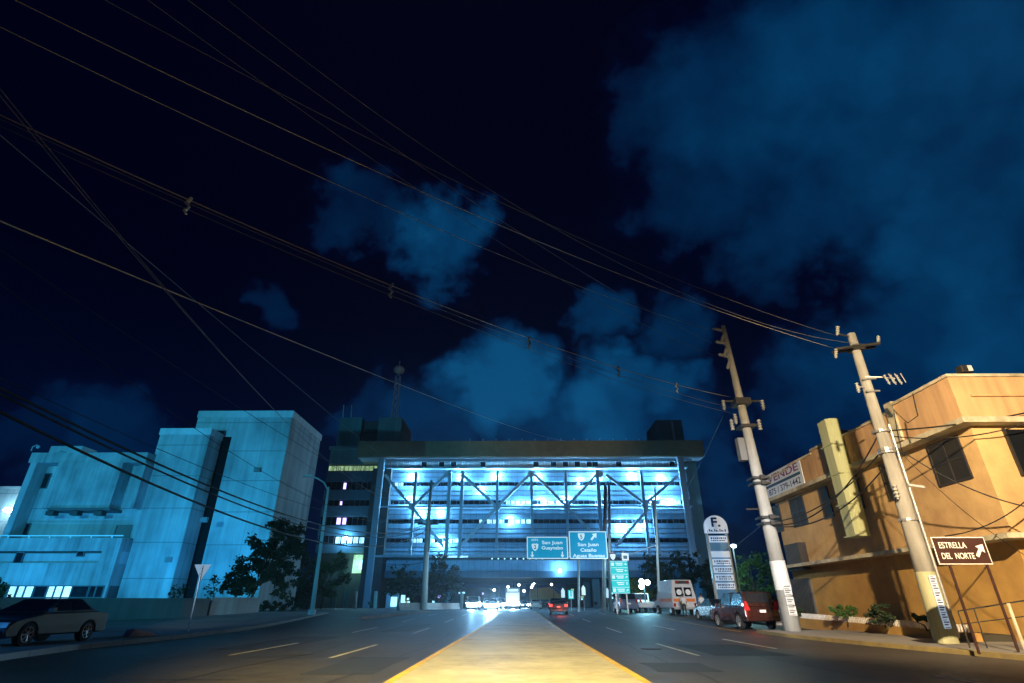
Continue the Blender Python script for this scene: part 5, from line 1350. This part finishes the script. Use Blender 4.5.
# ------------------------------------------------------------------ overhead wires
def wire(label, A, B, mid=None, r=.018, m='wire_metal', group='power lines overhead', ext=0.0, name='power_line'):
    """wire hung between A and B; mid is a photo point it passes through, which gives the sag"""
    A, B = Vector(A), Vector(B)
    sag, k0 = .3, .5
    if mid:
        # where the sight line through mid crosses the vertical plane of the wire
        d = ray(*mid); n = (B - A).cross(Vector((0, 0, 1))); t = (A - CAM).dot(n) / d.dot(n); P = CAM + d * t
        hA = Vector((B.x - A.x, B.y - A.y)); k0 = Vector((P.x - A.x, P.y - A.y)).dot(hA) / hA.dot(hA)
        sag = (A.lerp(B, k0).z - P.z) / (4 * k0 * (1 - k0)) if .05 < k0 < .95 else .3
    f_ = lambda k: A.lerp(B, k) - Vector((0, 0, 4 * sag * k * (1 - k)))
    n_ = 40
    w_ = MB().tube([f_(-ext + (1 + ext) * k / n_) for k in range(n_ + 1)], r, 6, cap=True).build(name, m, smooth=True)
    tag(w_, label, 'cable', group)
    return f_
def az(px, py, z):
    d = ray(px, py); return CAM + d * ((z - CAMH) / d.z)
f_ = wire('messenger wire with diamond spacers crossing the sky to the tall pole', az(0, 115, 10.5), on1(397) + Vector((-.5, 0, 0)), (395, 287), .016, ext=.25)
g1 = wire('dark cable just below the spacer-hung messenger wire', az(0, 119, 10.4), on1(403) + Vector((-.5, 0, -.3)), (395, 291), .010, 'wire_grey', ext=.25)
g2 = wire('lower dark cable hung beneath the spacers', az(0, 126, 10.2), on1(405) + Vector((-.5, 0, -.5)), (395, 297), .009, 'wire_grey', ext=.25)
for px in (190, 393, 530, 619, 677):
    best = min((k / 600 for k in range(601)), key=lambda k: abs((lambda v: 512 + FPX * v.dot(RT) / v.dot(FW))(f_(k) - CAM) - px))
    q = f_(best); s = tag(MB().tube([q + Vector((0, 0, .1)), q + Vector((-.08, 0, -.08)), q + Vector((.02, 0, -.2)), q + Vector((-.07, 0, -.32)), q + Vector((.0, 0, -.42))], [.035, .055, .03, .05, .03], 6).build('cable_spacer', 'porcelain'),
        {190: 'leftmost pale spacer clipped under the messenger wire', 393: 'pale cable spacer above the concrete roof mast', 530: 'pale cable spacer high above the left truss bays', 619: 'pale cable spacer above the right truss bays', 677: 'pale cable spacer nearest the tall pole'}[px], 'spacer', 'spacers on the messenger wire')
wire('thick bright wire crossing low from the left towards the office roof', az(0, 221, 9), at(566, 441, 123.5), (277, 335), .019, 'wire_bright', ext=.2)
wire('bright wire from the top left corner to the near pole crossarm', az(15, 0, 13), on2(350) + Vector((-.9, 0, .1)), (340, 155), .0125, ext=.1)
wire('bright wire below it running to the tall pole top', az(0, 27, 13), on1(331) + Vector((-.9, 0, .1)), (340, 186), .0125, ext=.15)
wire('thin wire crossing steeply to the near pole bracket', az(105, 0, 14), on2(338) + Vector((-.6, 0, .1)), (340, 124), .009, 'wire_grey', ext=.1)
wire('thin steep wire to the lowest insulator of the tall pole', az(148, 0, 14.5), on1(357) + Vector((-.9, 0, .1)), (340, 137), .009, 'wire_grey', ext=.1)
wire('thin steep wire to the middle insulator of the tall pole', az(188, 0, 15), on1(344) + Vector((-.9, 0, .1)), (340, 110), .009, 'wire_grey', ext=.1)
wire('steepest thin wire across the upper sky to the near pole', az(228, 0, 15.5), on2(349) + Vector((.8, 0, .2)), (400, 130), .009, 'wire_grey', ext=.1)
tp3 = at(431, 486, 84)
wire('upper of the steep slack wires at the left edge', az(0, 89, 9.5), tp3, (141, 260), .009, 'wire_grey', 'slack wires along the left pavement', ext=.1)
wire('second of the steep slack wires at the left edge', az(0, 96, 9.3), tp3 - Vector((0, 0, .5)), (141, 263), .009, 'wire_grey', 'slack wires along the left pavement', ext=.1)
wire('lower steep slack wire left of the pair', az(0, 135, 8.8), tp3 - Vector((0, 0, 1)), (112, 260), .009, 'wire_grey', 'slack wires along the left pavement', ext=.1)
XL = -15.5
P3 = lambda py: at(428, py, 84)
for y0, mid, py, r, lb in ((388, (156, 463), 523, .045, 'upper thick black cable across the concrete facade'), (394, (146, 465), 525, .04, 'middle thick black cable across the concrete facade'),
                           (412, (190, 500), 529, .05, 'lowest thick black cable across the concrete facade')):
    wire(lb, onx(0, y0, XL), P3(py), mid, r, 'wire_black', 'black cables across the concrete facade', ext=.15)
wire('thin cable crossing the stair tower top', onx(0, 378, XL), P3(519), (156, 448), .014, 'wire_black', 'thin cables across the concrete facade', ext=.1)
wire('thin cable grazing the tower parapet', onx(60, 330, XL), P3(512), (212, 440), .014, 'wire_black', 'thin cables across the concrete facade', ext=.1)
wire('thin cable over the tall tower corner', onx(120, 330, XL), P3(507), (300, 445), .014, 'wire_black', 'thin cables across the concrete facade', ext=.1)
lp = at(193, 499, 30)
# right-hand service cables
for a, b_, mid, r, lb in ((on1(524), on2(430), (820, 511), .03, 'upper sagging black cable between the two right poles'), (on1(522), on2(446), (825, 503), .025, 'middle sagging black cable between the two right poles'),
                          (on1(525), on2(460), (820, 520), .028, 'lowest sagging black cable between the two right poles')):
    wire(lb, a, b_, mid, r, 'wire_black', 'cables between the two right poles')
for a, b_, mid, r, lb in ((on2(432) + Vector((.3, -.2, 0)), at(1060, 405, 19.0), (960, 424), .03, 'thick black service cable along the parapet ledge'), (on2(438) + Vector((.3, -.2, 0)), at(1060, 410, 18.8), (960, 437), .022, 'thin service cable over the upper window'),
                          (on2(450) + Vector((.3, -.2, 0)), at(1070, 512, 17.5), (960, 484), .024, 'black cable sloping down below the upper window'), (on2(452) + Vector((.3, -.2, 0)), at(1080, 585, 16), (975, 520), .010, 'thin pale wire sloping past the brown sign')):
    wire(lb, a, b_, mid, r, 'wire_black', 'service cables right of the near pole')
wire('black cable rising to the ochre building above the brown sign', at(945, 536, 18.8), at(1040, 487, 18.6), None, .02, 'wire_black', 'service cables right of the near pole')
wire('thin wire from the tall pole to the office roof', on1(405) + Vector((-.9, 0, -.3)), at(680, 500, 110), None, .02, 'wire_black', 'thin lines beyond the tall pole')
wire('thin wire sagging from the tall pole towards the green tree', on1(520), at(716, 553, 60), None, .02, 'wire_black', 'thin lines beyond the tall pole')
wire('thin cable sagging past the left great column', at(378, 561, 116), P3(561), (402, 565), .05, 'wire_grey', 'thin lines before the office wing')
